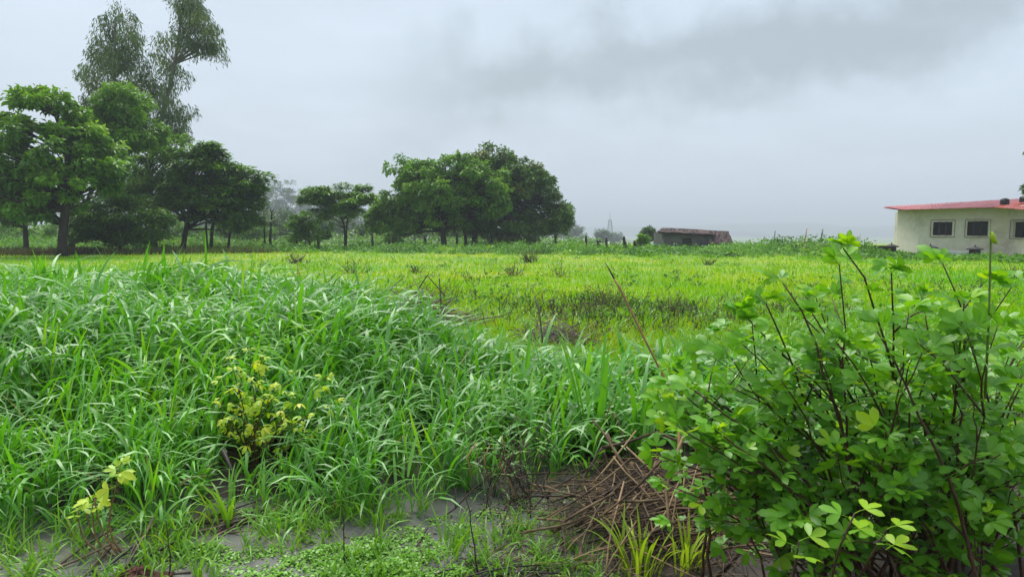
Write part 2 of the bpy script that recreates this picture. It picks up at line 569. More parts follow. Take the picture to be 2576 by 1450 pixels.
def build_ground():
    def axis(lo, hi, fine_lo, fine_hi, step):
        a = list(np.arange(fine_lo, fine_hi, step))
        s, p = step, fine_hi
        while p < hi:
            a.append(p); s *= 1.35; p += s
        a.append(hi)
        s, p = step, fine_lo - step
        b = []
        while p > lo:
            b.append(p); s *= 1.35; p -= s
        b.append(lo)
        return np.array(b[::-1] + a)
    xs, ys = axis(-4100, 4100, -9, 6, 0.11), axis(-4100, 4100, 0.5, 11, 0.11)
    X, Y = np.meshgrid(xs, ys)
    Z = gz(X, Y)
    V = np.stack([X, Y, Z], -1).reshape(-1, 3)
    ny, nx = X.shape
    i = np.arange(ny * nx).reshape(ny, nx)
    q = np.stack([i[:-1, :-1], i[:-1, 1:], i[1:, 1:], i[1:, :-1]], -1).reshape(-1, 4)
    o = MB().add(V, q).build('ground', MAT['ground'])
    tag(o, 'flat wet field of soil and turf', None, None, 'structure')
    xs, ys = np.linspace(-7.4, 0.95, 60), np.linspace(0.6, 6.5, 40)
    X, Y = np.meshgrid(xs, ys)
    V = np.stack([X, Y, np.zeros_like(X)], -1).reshape(-1, 3)
    i = np.arange(X.size).reshape(X.shape)
    q = np.stack([i[:-1, :-1], i[:-1, 1:], i[1:, 1:], i[1:, :-1]], -1).reshape(-1, 4)
    o = MB().add(V, q).build('water', MAT['water'])
    tag(o, 'grey muddy rainwater puddle at the edge of the tall grass', None, None, 'structure')
    # far low ridges, nearly lost in the rain
    mb = MB()
    for (x0, x1, y0, hmax, sd_) in ((150, 2100, 3000, 46, 1), (900, 3000, 2600, 40, 2)):
        n, k = 60, 8
        xs = np.linspace(x0, x1, n)
        prof = hmax * np.sin(np.linspace(0, math.pi, n)) ** 0.7 * (0.72 + 0.28 * vnoise(xs, xs * 0, 0.006, sd_))
        s = np.linspace(0, math.pi, k)
        V = np.stack([np.repeat(xs[:, None], k, 1), y0 - 400 * np.cos(s)[None] + 0 * xs[:, None],
                      (prof + 22)[:, None] * np.sin(s)[None] - 22.5], -1)
        i = np.arange(n * k).reshape(n, k)
        q = np.stack([i[:-1, :-1], i[1:, :-1], i[1:, 1:], i[:-1, 1:]], -1).reshape(-1, 4)
        mb.add(V.reshape(-1, 3), q)
    tag(mb.build('hills', MAT['crown_far']), 'low hills lost in rain beyond the buildings', None, None, 'structure')


build_ground()


# ------------------------------------------------------------------ trees
def make_tree(name, label, d, trunk, rad, env, nb, br, kind, per, leaf, mat, bark='bark', seed=1, group=None,
              cat='tree', flat=0.6, depth=1.0, shell=0.45, droop=0.2, tvar=0.25, limbs=True, extra_trunks=()):
    """env: ellipses (px,py,rx,ry) of the crown; blobs of leaves fill their volumes; trunk: px points from the ground up"""
    r = np.random.default_rng(seed)
    g = G(*trunk[0]) if False else W(trunk[0][0], trunk[0][1], d)
    g[2] = float(gz(g[0], g[1])) - 0.02
    root = thing(name, g, label, cat, group)
    pts = np.array([g] + [W(px, py, d + (q[0] if q else 0)) for px, py, *q in trunk[1:]])
    wood = MB()
    def spline(p, k):
        t = np.linspace(0, len(p) - 1, k)
        out = np.stack([np.interp(t, np.arange(len(p)), p[:, j]) for j in range(3)], -1)
        for _ in range(2):
            out[1:-1] = (out[:-2] + 2 * out[1:-1] + out[2:]) / 4
        return out
    tp = spline(pts, 12)
    tr = rad * np.interp(np.linspace(0, 1, 12), [0, .08, .5, 1], [1.45, 1.0, .75, .35])
    tubes(wood, tp, tr[None], 8)
    for et, er in extra_trunks:
        e0 = W(et[0][0], et[0][1], d + 0.4)
        e0[2] = float(gz(e0[0], e0[1])) - 0.02
        ep = spline(np.array([e0] + [W(px, py, d + 0.4) for px, py in et[1:]]), 9)
        tubes(wood, ep, er * np.linspace(1.2, .5, 9)[None], 6)
    # blob centres
    m = d / FPX
    cents, sizes = [], []
    area = np.array([e[2] * e[3] for e in env], float)
    tries = 0
    while len(cents) < nb and tries < nb * 40:
        tries += 1
        e = env[r.choice(len(env), p=area / area.sum())]
        u = unit(r.normal(size=3)) * (shell + (1 - shell) * r.random() ** 0.6)
        c = W(e[0], e[1], d + (e[4] if len(e) > 4 else 0)) + u * np.array([e[2] * m, max(e[2], e[3]) * m * depth, e[3] * m])
        if c[2] < 0.35 + min(0.0, float(gz(c[0], c[1]))):
            continue
        if cents and np.min(np.linalg.norm(np.array(cents) - c, axis=1)) < br * 0.55:
            continue
        cents.append(c)
        sizes.append(br * r.uniform(0.7, 1.25))
    cents, sizes = np.array(cents), np.array(sizes)
    if limbs and len(cents):
        rel = cents[:, None] - tp[None]
        hd = np.hypot(rel[..., 0], rel[..., 1])
        score = np.linalg.norm(rel, axis=-1) + np.where(rel[..., 2] < 0.35 * hd, 6.0, 0.0) + r.random(hd.shape) * 0.6
        score[:, :3] += 50
        j = np.argmin(score, 1)
        bow = np.zeros_like(cents)
        bow[:, 2] = 0.10 * np.linalg.norm(cents - tp[j], axis=1) * r.uniform(-0.6, 1.0, len(cents))
        P = curve(tp[j], cents, 7, bow, 0.05 * br, r)
        r0 = np.minimum(tr[j] * 0.55, 0.018 + 0.022 * np.linalg.norm(cents - tp[j], axis=1))
        tubes(wood, P, r0[:, None] * np.linspace(1, .22, 7)[None], 5)
        # twigs inside each blob
        kk = 3
        tips = np.repeat(cents, kk, 0) + unit(r.normal(size=(len(cents) * kk, 3)) + [0, 0, .3]) * np.repeat(sizes, kk)[:, None] * 0.85 * [1, 1, flat]
        P = curve(np.repeat(P[:, 4], kk, 0), tips, 4, (0, 0, 0), 0.03 * br, r)
        tubes(wood, P, (np.repeat(r0, kk) * 0.28)[:, None] * np.linspace(1, .35, 4)[None], 3, cap=False)
    wood.build('trunk', MAT[bark], root)
    # leaves
    crown = MB()
    n = len(cents) * per
    bi = np.repeat(np.arange(len(cents)), per)
    u = unit(r.normal(size=(n, 3)))
    rr = r.random(n) ** 0.45
    off = u * rr[:, None] * np.array([1, 1, flat])
    # ragged sub-clumps
    sub = unit(r.normal(size=(len(cents) * 7, 3))) * 0.72 * np.array([1, 1, flat])
    pick = sub.reshape(len(cents), 7, 3)[bi, r.integers(0, 7, n)]
    off = np.where(r.random(n)[:, None] < 0.62, pick + off * 0.5, off * 1.12)
    pos = cents[bi] + off * sizes[bi][:, None]
    outw = unit(off + unit(pos - cents.mean(0)) * 0.5)
    tb = np.clip(r.normal(0.45, tvar, len(cents)), 0, 1)
    tint = np.clip(tb[bi] + r.normal(0, 0.13, n), 0, 1)
    ll = leaf[0] * r.uniform(0.65, 1.3, n)
    if kind == 'broad':
        D = unit(outw * [1, 1, .35] + r.normal(0, .55, (n, 3)) + [0, 0, -droop])
        nr = unit(r.normal(0, .5, (n, 3)) + [0, 0, 1.0])
        diamonds(crown, pos, D, nr, ll, ll * leaf[1], tint, 0.3)
    elif kind == 'hang':
        D = unit(outw * [.35, .35, .1] + r.normal(0, .33, (n, 3)) + [0, 0, -1])
        nr = unit(r.normal(0, 1, (n, 3)) * [1, 1, .2])
        diamonds(crown, pos, D, nr, ll, ll * leaf[1], tint, 0.15)
    elif kind == 'pinnate':
        az = np.arctan2(outw[:, 1], outw[:, 0]) + r.normal(0, .7, n)
        blades(crown, pos, az, ll, ll * leaf[1], R(50) + r.normal(0, .3, n), R(110 + 60 * droop) + r.normal(0, .3, n), seg=2, fold=0,
               tint=tint, prof=np.array([.35, 1, .15]), twist=r.normal(0, .5, n))
    o = crown.build('crown', MAT[mat], root)
    o['kind'] = 'stuff'
    return root


# group at the left
make_tree('gum_tree', 'tall slender gum tree with two-lobed open crown, upright one left of the leaning gum', 58,
          [(300, 622), (292, 480), (286, 320), (288, 180), (290, 60)], 0.24,
          [(288, 95, 62, 70), (262, 190, 48, 80), (318, 200, 44, 85), (285, 300, 66, 70), (300, 390, 45, 50)], 64, 0.95, 'hang', 220, (0.40, 0.19), 'crown_euc',
          'bark_pale', 11, 'tall gum trees', flat=1.15, depth=0.9, droop=1, shell=0.25)
make_tree('gum_tree', 'tallest gum tree leaning right, its sparse crown reaching the top of the picture', 60,
          [(345, 622), (362, 470), (392, 350), (425, 235), (448, 120), (462, -10)], 0.27,
          [(505, 85, 62, 55), (462, 22, 42, 42), (430, 190, 52, 60), (410, 130, 22, 50), (445, 285, 32, 50), (395, 260, 32, 60), (420, 345, 62, 35), (540, 100, 30, 25), (360, 330, 30, 40)],
          68, 0.9, 'hang', 220, (0.40, 0.19), 'crown_euc', 'bark_pale', 12, 'tall gum trees', flat=1.1, depth=0.8, droop=1, shell=0.25)
make_tree('broadleaf_tree', 'bright leafy tree standing in brown undergrowth at the left edge', 40,
          [(158, 648), (155, 600), (163, 545), (172, 490), (175, 430), (165, 330), (120, 250)], 0.28,
          [(150, 385, 150, 75), (105, 290, 85, 60), (20, 420, 90, 70), (250, 440, 70, 45), (60, 480, 110, 50), (185, 455, 110, 40), (30, 310, 40, 30), (180, 330, 70, 50), (100, 235, 40, 22), (290, 460, 40, 22), (100, 520, 110, 26), (0, 530, 60, 30)],
          150, 0.56, 'broad', 140, (0.36, 0.52), 'crown_light', seed=13, depth=0.85, droop=0.6, flat=0.7)
make_tree('broadleaf_tree', 'light green tree rising behind the bright leafy tree, below the gums', 47,
          [(172, 620), (215, 520), (260, 400), (290, 300)], 0.2,
          [(310, 265, 72, 40), (350, 330, 60, 45), (255, 300, 55, 50), (300, 350, 60, 40)], 80, 0.58, 'broad', 140, (0.34, 0.48), 'crown_light',
          seed=14, depth=0.9, droop=0.6, flat=0.75)
make_tree('broadleaf_tree', 'dark dense tree filling the gap under the two gums', 52,
          [(390, 615), (385, 540), (380, 470), (378, 420)], 0.2,
          [(370, 420, 85, 60), (330, 480, 90, 60), (410, 480, 70, 60), (420, 380, 50, 40)], 80, 0.75, 'broad', 150, (0.34, 0.45), 'crown_mid', seed=15, depth=0.8)
make_tree('feathery_tree', 'dark spreading tree with layered feathery foliage, right end of the left group', 50,
          [(458, 608), (470, 560), (492, 500), (520, 440)], 0.2,
          [(500, 425, 65, 48), (575, 450, 60, 45), (470, 490, 70, 50), (610, 490, 52, 45), (555, 520, 80, 45), (640, 465, 28, 26), (520, 395, 45, 25), (430, 540, 55, 35), (600, 555, 50, 25)],
          130, 0.72, 'pinnate', 150, (0.55, 0.26), 'crown_mid', seed=16, flat=0.55, depth=0.8, droop=0.4,
          extra_trunks=[(((530, 608), (534, 560), (560, 500)), 0.13), (((520, 606), (516, 560), (540, 510)), 0.10), (((572, 606), (580, 570), (600, 520)), 0.09)])
make_tree('feathery_bush', 'low fine-leaved dark bush spreading beside the leafy tree trunk', 45,
          [(300, 628), (305, 600), (315, 570)], 0.10,
          [(300, 540, 95, 55), (230, 560, 60, 45), (370, 570, 55, 45), (290, 590, 100, 25)], 74, 0.7, 'pinnate', 150, (0.46, 0.26), 'crown_mid', seed=17,
          flat=0.5, depth=0.7, droop=0.5, cat='bush', tvar=0.15)
make_tree('broadleaf_tree', 'half-hidden tree with straight dark trunk at the far left edge', 50,
          [(66, 618), (64, 590), (64, 545), (60, 500)], 0.2, [(20, 520, 70, 40), (90, 500, 60, 40), (-40, 480, 70, 60), (40, 460, 60, 40)], 50, 0.8, 'broad', 200, (0.32, 0.48),
          'crown_dark', seed=18)
# centre
make_tree('rain_tree', 'dark taller tree with reddish seed tips, behind the light green spreading tree', 64,
          [(1195, 612), (1192, 560), (1215, 500), (1240, 440)], 0.30,
          [(1250, 438, 92, 50), (1320, 480, 85, 62), (1380, 545, 55, 42), (1200, 470, 90, 60), (1290, 560, 95, 35), (1235, 395, 72, 22), (1335, 452, 38, 34), (1412, 560, 26, 22), (1400, 540, 45, 28), (1160, 550, 80, 35), (1300, 590, 50, 18)],
          270, 0.72, 'broad', 150, (0.40, 0.42), 'crown_dark', seed=21, flat=0.8, depth=0.7, droop=0.6, tvar=0.3,
          extra_trunks=[(((1172, 612), (1170, 575), (1160, 520)), 0.16), (((1238, 612), (1232, 570), (1260, 510)), 0.14), (((1258, 612), (1262, 570), (1300, 500)), 0.12)])
make_tree('rain_tree', 'light green umbrella tree with spreading layered boughs in the middle of the field edge', 59,
          [(1118, 614), (1114, 580), (1106, 550), (1108, 500), (1120, 450)], 0.26,
          [(1120, 456, 128, 48), (1020, 495, 62, 40), (1210, 460, 75, 52), (1060, 434, 62, 24), (975, 520, 30, 30), (1140, 412, 64, 20), (1008, 406, 20, 12), (985, 425, 20, 14), (1110, 500, 120, 30), (960, 555, 30, 32), (1030, 555, 60, 30), (1240, 505, 45, 35), (985, 590, 30, 14), (1090, 545, 60, 20), (1180, 540, 50, 20)],
          240, 0.60, 'broad', 140, (0.38, 0.42), 'crown_light', seed=22, flat=0.75, depth=0.75, droop=0.6)
make_tree('feathery_tree', 'small slender tree with flat feathery tiers between the bare saplings and big tree', 56,
          [(868, 610), (868, 585), (866, 560), (848, 525), (835, 500)], 0.10,
          [(800, 490, 46, 14), (780, 508, 28, 11), (890, 482, 40, 16), (850, 508, 60, 18), (858, 466, 13, 9), (880, 532, 46, 12), (835, 540, 42, 11), (915, 500, 25, 11)],
          64, 0.55, 'pinnate', 150, (0.5, 0.24), 'crown_light', seed=23, flat=0.55, depth=0.9, droop=0.45,
          extra_trunks=[(((870, 610), (872, 570), (878, 530), (886, 490)), 0.07)])
make_tree('thorn_bush', 'thin straggly bush under the slender feathery tree by the fence', 54,
          [(780, 612), (776, 580), (768, 555)], 0.06, [(770, 560, 40, 26), (815, 575, 30, 22), (750, 590, 25, 18), (800, 598, 40, 14)], 34, 0.45, 'broad', 110, (0.26, 0.45), 'crown_mid',
          seed=24, cat='bush', depth=0.6)
# bushes behind the trunks and the fence
for bi_, (bp, benv, blab, bd) in enumerate((
        ((20, 606), [(0, 575, 70, 26), (90, 585, 50, 18)], 'low green bush behind the far left trunk', 72),
        ((190, 606), [(200, 570, 70, 30), (140, 588, 40, 15)], 'green bush between the left trunks and the low fine-leaved bush', 70),
        ((420, 606), [(420, 575, 60, 28), (480, 585, 50, 18)], 'dark bush in the gap behind the spreading feathery tree', 74),
        ((610, 604), [(600, 580, 60, 22), (650, 585, 40, 16)], 'low dark bush behind the two bare saplings', 80),
        ((740, 604), [(730, 585, 50, 18), (690, 575, 30, 22)], 'hazy bush right of the two bare saplings', 100),
        ((690, 602), [(690, 560, 55, 36), (640, 575, 40, 24)], 'misty bush mass right behind the two bare saplings', 130),
        ((860, 602), [(850, 572, 70, 26), (790, 578, 40, 20)], 'misty bush mass behind the slender feathery tree', 135),
        ((960, 604), [(960, 582, 60, 20), (1030, 588, 50, 15)], 'hazy bush left of the umbrella tree trunk', 98),
        ((1300, 606), [(1310, 588, 50, 18), (1250, 592, 40, 14)], 'dark low bush at the foot of the big tree pair', 66),
        ((1130, 604), [(1130, 588, 60, 14), (1190, 590, 50, 14)], 'hazy bush seen between the big tree trunks', 90))):
    make_tree('hedge_bush', blab, bd, [bp, (bp[0], bp[1] - 12), (bp[0] + 2, bp[1] - 24)], .07, benv, 46, .75 * bd / 75, 'broad', 105, (.30 * bd / 75, .5), 'crown_mid' if bd < 90 else 'crown_far',
              seed=200 + bi_, cat='bush', group='bushes behind the fence', depth=.6, flat=.7, limbs=False)
# hazy trees far behind
FAR = [
    ((722, 600), [(715, 500, 52, 45), (690, 530, 50, 40), (745, 520, 45, 45)], 'tallest hazy tree in the misty gap left of the slender tree', 1, 190),
    ((650, 600), [(650, 520, 40, 42), (665, 560, 40, 35)], 'hazy tree fading into mist beside the dark feathery tree', 2, 175),
    ((800, 600), [(805, 515, 45, 32), (790, 555, 60, 30)], 'misty rounded tree behind the slender feathery tree', 3, 185),
    ((905, 600), [(915, 555, 50, 28), (880, 575, 50, 20)], 'low misty tree left of the umbrella tree', 4, 165),
    ((1000, 600), [(1000, 560, 55, 28), (1060, 575, 50, 22)], 'pale misty tree seen beneath the umbrella tree boughs', 5, 170),
    ((1432, 600), [(1432, 580, 30, 18), (1455, 590, 18, 12), (1405, 585, 22, 16)], 'hazy tree just right of the big tree pair', 6, 150),
    ((1517, 602), [(1517, 590, 15, 14)], 'small round hazy tree in front of the lattice mast', 7, 140),
    ((1546, 604), [(1547, 597, 14, 9)], 'faint round bush right of the lattice mast', 8, 190),
    ((1632, 612), [(1632, 590, 15, 16), (1625, 600, 18, 10)], 'grey green round tree just left of the tiled hut', 9, 85),
    ((560, 600), [(560, 560, 90, 30), (470, 565, 80, 28)], 'misty low wood edge behind the dark feathery tree', 10, 150),
    ((120, 600), [(100, 560, 120, 30), (230, 565, 110, 26), (0, 560, 60, 30)], 'misty low wood edge glimpsed behind the left trunks', 11, 140),
]
for tr0, env, lab, sdv, dd in FAR:
    dd = dd * 2.1 if dd > 100 else dd
    k = dd / 60.0
    wpx = sum(e[2] * e[3] for e in env)
    nb_ = int(np.clip(wpx / 36, 16, 110))
    make_tree('distant_tree', lab, dd, [tr0, (tr0[0], env[0][1] + env[0][3] * 0.5), (env[0][0], env[0][1])], 0.12 * k, env, nb_, 0.42 * k * (1.0 if dd > 100 else 0.9), 'broad', 90,
              (0.30 * k ** 0.7, 0.5), 'crown_far', seed=40 + sdv, group='trees fading into the rain', depth=0.6, flat=0.6, limbs=(dd < 100))
make_tree('leafy_shrub', 'small bright green shrub against the hut, beside the last fence posts', 56,
          [(1616, 618), (1616, 608), (1617, 600)], 0.05, [(1617, 602, 11, 9), (1612, 611, 14, 8)], 14, 0.28, 'broad', 110, (0.22, 0.5), 'crown_light', seed=61, cat='shrub')
make_tree('broadleaf_tree', 'dark leafy branch tips poking in at the right edge above the house', 36,
          [(2700, 640), (2698, 560), (2690, 450)], 0.2, [(2700, 420, 95, 60), (2690, 400, 90, 40), (2700, 470, 98, 30), (2720, 360, 70, 40)], 60, 0.5, 'broad', 170, (0.26, 0.45), 'crown_dark',
          seed=62, depth=0.8)


def bare_sapling(label, pts, d, rad, forks, seed):
    r = np.random.default_rng(seed)
    g = W(pts[0][0], pts[0][1], d); g[2] = 0.0
    root = thing('bare_sapling', g, label, 'sapling', 'charred bare saplings')
    P = np.array([g] + [W(a, b, d) for a, b in pts[1:]])
    mb = MB()
    t = np.linspace(0, len(P) - 1, 9)
    Q = np.stack([np.interp(t, np.arange(len(P)), P[:, j]) for j in range(3)], -1)
    Q[1:] += r.normal(0, 0.03, (8, 3))
    tubes(mb, Q, rad * np.interp(np.linspace(0, 1, 9), [0, .35, 1], [1.3, 1, .35])[None], 6)
    mb.build('trunk', MAT['bark'], root)
    for (a, b, c, e) in forks:
        mb = MB()
        tubes(mb, curve(W(a, b, d), W(c, e, d + r.normal(0, .3)), 5, (0, 0, -0.08), 0.03, r), rad * np.linspace(.4, .12, 5)[None], 4)
        mb.build('branch', MAT['bark'], root)


bare_sapling('thinner of two charred bare saplings, the left one with forked top', [(667, 606), (665, 570), (664, 530)], 53, 0.07,
             [(664, 532, 656, 516), (664, 534, 672, 520), (665, 560, 650, 548), (664, 540, 676, 528)], 1)
bare_sapling('thicker of two charred bare saplings, the right one with spreading twigs', [(680, 610), (681, 572), (684, 530)], 52, 0.10,
             [(684, 532, 676, 516), (684, 532, 692, 520), (684, 540, 700, 522), (683, 548, 698, 540), (682, 565, 692, 552)], 2)

# ------------------------------------------------------------------ house at the right
def build_house():
    pl = [(2252, 46.5), (2306, 44.2), (2526, 41.6), (2640, 37.5)]
    P2 = [np.array([(px - CXP) / FPX * d, d]) for px, d in pl]
    root = thing('farmhouse', (*P2[1], 0.0), 'cream plastered farmhouse with red corrugated roof at the right edge', 'house')
    H = [3.25, 3.2, 3.25, 3.2]
    th = 0.23
    def seg_frame(a, b):
        e = (b - a); ln = np.linalg.norm(e); e = e / ln
        n = np.array([e[1], -e[0]])            # outward, towards the camera
        return e, n, ln
    def wall(a, b, z1, holes):
        e, n, ln = seg_frame(a, b)
        mb = MB()
        rz = math.atan2(e[1], e[0])
        def piece(u0, u1, z0, z2):
            if u1 - u0 < 1e-3 or z2 - z0 < 1e-3:
                return
            c = a + e * (u0 + u1) / 2 - n * th / 2
            mb.box((c[0], c[1], (z0 + z2) / 2), (u1 - u0, th, z2 - z0), rz)
        u = 0.0
        for (h0, h1, s, t_) in holes:
            piece(u, h0, -0.1, z1)
            piece(h0, h1, -0.1, s)
            piece(h0, h1, t_, z1)
            u = h1
        piece(u, ln, -0.1, z1)
        mb.build('wall', MAT['plaster'], root, smooth=False)
        for (h0, h1, s, t_) in holes:
            def bx(m, u0, u1, z0, z2, o0, o1):
                c = a + e * (u0 + u1) / 2 + n * (o0 + o1) / 2
                m.box((c[0], c[1], (z0 + z2) / 2), (u1 - u0, o1 - o0, z2 - z0), rz)
            fr = MB()
            w_ = 0.10
            bx(fr, h0 - w_, h1 + w_, t_, t_ + w_, -0.02, 0.035); bx(fr, h0 - w_, h1 + w_, s - w_, s, -0.02, 0.05)
            bx(fr, h0 - w_, h0, s, t_, -0.02, 0.032); bx(fr, h1, h1 + w_, s, t_, -0.02, 0.032)
            win = fr.build('window', MAT['plaster'], root, smooth=False)
            third = (h1 - h0) / 3
            for k in range(3):
                m = MB(); bx(m, h0 + third * k + 0.03, h0 + third * (k + 1) - 0.03, s + 0.04, t_ - 0.04, -0.13, -0.12)
                m.build('pane', MAT['glass'], win, smooth=False)
                if k:
                    m = MB(); bx(m, h0 + third * k - 0.028, h0 + third * k + 0.028, s, t_, -0.14, -0.09)
                    m.build('mullion', MAT['stone'], win, smooth=False)
            gr = MB()
            for zc in (s - 0.06, t_ + 0.08):
                bx(gr, h0 - 0.1, h1 + 0.1, zc - 0.012, zc + 0.012, 0.085, 0.105)
            for uc in (h0 - 0.1, h1 + 0.1):
                bx(gr, uc - 0.012, uc + 0.012, s - 0.06, t_ + 0.08, 0.107, 0.127)
            for zc in np.arange(s, t_, 0.13):
                bx(gr, h0 - 0.13, h0 - 0.09, zc - 0.008, zc + 0.008, 0.0, 0.10)
            for uc in np.arange(h0, h1, 0.22):
                bx(gr, uc - 0.006, uc + 0.006, t_ + 0.055, t_ + 0.11, 0.0, 0.10)
            gr.build('window_grille', MAT['iron'], win, smooth=False)
    def uhole(a, b, p0, p1, yt, yb, d):
        e, n, ln = seg_frame(a, b)
        def at(px):
            k = (px - CXP) / FPX                # solve for the wall parameter whose direction is that column
            return (k * a[1] - a[0]) / (e[0] - k * e[1])
        u0, u1 = at(p0), at(p1)
        return (u0, u1, W(p0, yb, d)[2], W(p0, yt, d)[2])
    A, B, Cc, D = P2
    wall(A, B, H[0], [])
    wall(B + seg_frame(B, Cc)[0] * 0.002, Cc, H[1], [uhole(B, Cc, 2341, 2392, 556, 593, 43.5), uhole(B, Cc, 2427, 2481, 555, 594, 42.5)])
    wall(Cc, D, H[2], [uhole(Cc, D, 2543, 2600, 557, 598, 40.7)])
    # back and far sides, so the house is closed
    E1, E2 = A + np.array([4.5, 7.5]), D + np.array([3.5, 8.5])
    wall(E1, A, 3.2, []); wall(D, E2, 3.2, []); wall(E2, E1, 3.2, [])
    # roof of corrugated sheets
    def sheets(c00, c10, c01, c11, ns, rows, mat, waves):
        c00, c10, c01, c11 = map(np.asarray, (c00, c10, c01, c11))
        for row in range(rows):
            for k in range(ns):
                u = np.linspace(k / ns, (k + 1) / ns + 0.012, waves * 4 + 1)
                v = np.array([row / rows - (0.02 if row else 0), (row + 1) / rows])
                U, Vv = np.meshgrid(u, v)
                Pp = (c00 * ((1 - U) * (1 - Vv))[..., None] + c10 * (U * (1 - Vv))[..., None]
                      + c01 * ((1 - U) * Vv)[..., None] + c11 * (U * Vv)[..., None])
                Pp[..., 2] += 0.030 * np.sin(np.arange(len(u)) * math.pi / 2)[None] + 0.012 * row + 0.004 * (k % 2) + rng.normal(0, 0.008)
                nu = len(u)
                top = Pp.reshape(-1, 3)
                bot = top - np.array([0, 0, 0.012])
                i = np.arange(2 * nu).reshape(2, nu)
                q1 = np.stack([i[0, :-1], i[0, 1:], i[1, 1:], i[1, :-1]], -1)
                q2 = q1[:, ::-1] + 2 * nu
                q3 = np.stack([i[0, :-1] + 2 * nu, i[0, 1:] + 2 * nu, i[0, 1:], i[0, :-1]], -1)
                MB().add(np.concatenate([top, bot]), np.concatenate([q1, q2, q3])).build('roof_sheet', mat, root, smooth=False)
    sheets(W(2272, 527, 43.6), W(2534, 520, 40.9), W(2226, 520, 47.5), W(2640, 495, 49.5), 11, 2, MAT['roof_red'], 5)
    sheets(W(2262, 527, 45.2), W(2300, 527, 44.0), W(2222, 521.5, 47.3), W(2250, 520.5, 47.4), 2, 1, MAT['roof_red'], 5)
    sheets(W(2500, 521, 41.0), W(2700, 533, 35.0), W(2548, 507, 43.6), W(2720, 492, 41.0), 7, 1, MAT['roof_orange'], 4)
    return root


build_house()


def lathe(mb, prof, c, sides=14, tint=0.5):
    """prof (r,z) pairs round the vertical through c"""
    prof = np.asarray(prof, float)
    a = np.arange(sides) * 2 * math.pi / sides
    V = np.stack([prof[:, 0][:, None] * np.cos(a), prof[:, 0][:, None] * np.sin(a), np.repeat(prof[:, 1][:, None], sides, 1)], -1) + np.asarray(c, float)
    i = np.arange(V[..., 0].size).reshape(len(prof), sides)
    q = np.stack([i[:-1], np.roll(i[:-1], -1, 1), np.roll(i[1:], -1, 1), i[1:]], -1).reshape(-1, 4)
    return mb.add(V.reshape(-1, 3), q, tint=tint)


def water_tank(px, py, d, label):
    c = W(px, py, d)
    root = thing('water_tank', c, label, 'water tank', 'black roof tanks')
    m = MB(); lathe(m, [(0.01, 0), (.26, 0), (.27, .06), (.255, .09), (.27, .13), (.255, .17), (.27, .21), (.255, .25), (.26, .3), (.20, .36), (.01, .37)], c)
    m.build('body', MAT['black_plastic'], root)
    m = MB(); lathe(m, [(.14, .362), (.14, .40), (.01, .41)], c)
    m.build('lid', MAT['black_plastic'], root)


water_tank(2527, 514, 42.0, 'black plastic tank standing on the red roof, wholly in view')
water_tank(2576, 508, 41.5, 'black plastic tank on the roof, cut by the right edge')


def wall_pillar(px, ytop, d, label):
    t = W(px, ytop, d)
    h = t[2]
    base = (t[0], t[1], 0.0)
    root = thing('wall_pillar', base, label, 'pillar', 'dark stone boundary pillars')
    root['kind'] = 'thing'
    m = MB(); m.box((t[0], t[1], (h - 0.24) / 2 - 0.05), (0.40, 0.40, h - 0.24 + 0.1), 0.2); m.build('shaft', MAT['stone'], root, smooth=False)
    m = MB(); m.box((t[0], t[1], h - 0.20), (0.62, 0.62, 0.06), 0.2); m.box((t[0], t[1], h - 0.11), (0.60, 0.60, 0.12), 0.2, taper=0.18)
    cap = m.build('cap', MAT['stone'], root, smooth=False)
    m = MB(); lathe(m, [(.03, 0), (.03, .03), (.05, .05), (.05, .08), (.01, .11)], (t[0], t[1], h - 0.052), 8); m.build('finial', MAT['stone'], cap)


wall_pillar(2004, 609, 47.0, 'dark pillar cap in the thicket, farthest from the house')
wall_pillar(2075, 610, 45.5, 'dark pillar beside the leaning utility pole')
wall_pillar(2243, 612, 41.5, 'dark pillar at the left corner of the farmhouse')
wall_pillar(2341, 615, 39.5, 'dark pillar below the left farmhouse window')
wall_pillar(2453, 618, 37.5, 'dark pillar below the right farmhouse window')


def low_wall(p0, p1, d0, d1, ytop, mat, name, label):
    a, b = W(p0, ytop, d0), W(p1, ytop, d1)
    e = b - a
    ln = float(np.hypot(e[0], e[1]))
    rz = math.atan2(e[1], e[0])
    c = (a + b) / 2
    h = (a[2] + b[2]) / 2
    m = MB(); m.box((c[0], c[1], h / 2 - 0.05), (ln, 0.15, h + 0.1), rz); m.box((c[0], c[1], h + 0.021), (ln + .02, 0.22, 0.04), rz)
    tag(m.build(name, MAT[mat], None, smooth=False, origin=(c[0], c[1], 0)), label, 'wall', None, 'thing')


low_wall(2110, 2232, 44.6, 42.0, 618, 'stone', 'boundary_wall', 'dark low boundary wall running to the farmhouse corner')
low_wall(2350, 2438, 39.6, 38.0, 633, 'white', 'plinth_wall', 'short white wall between the two pillars below the windows')


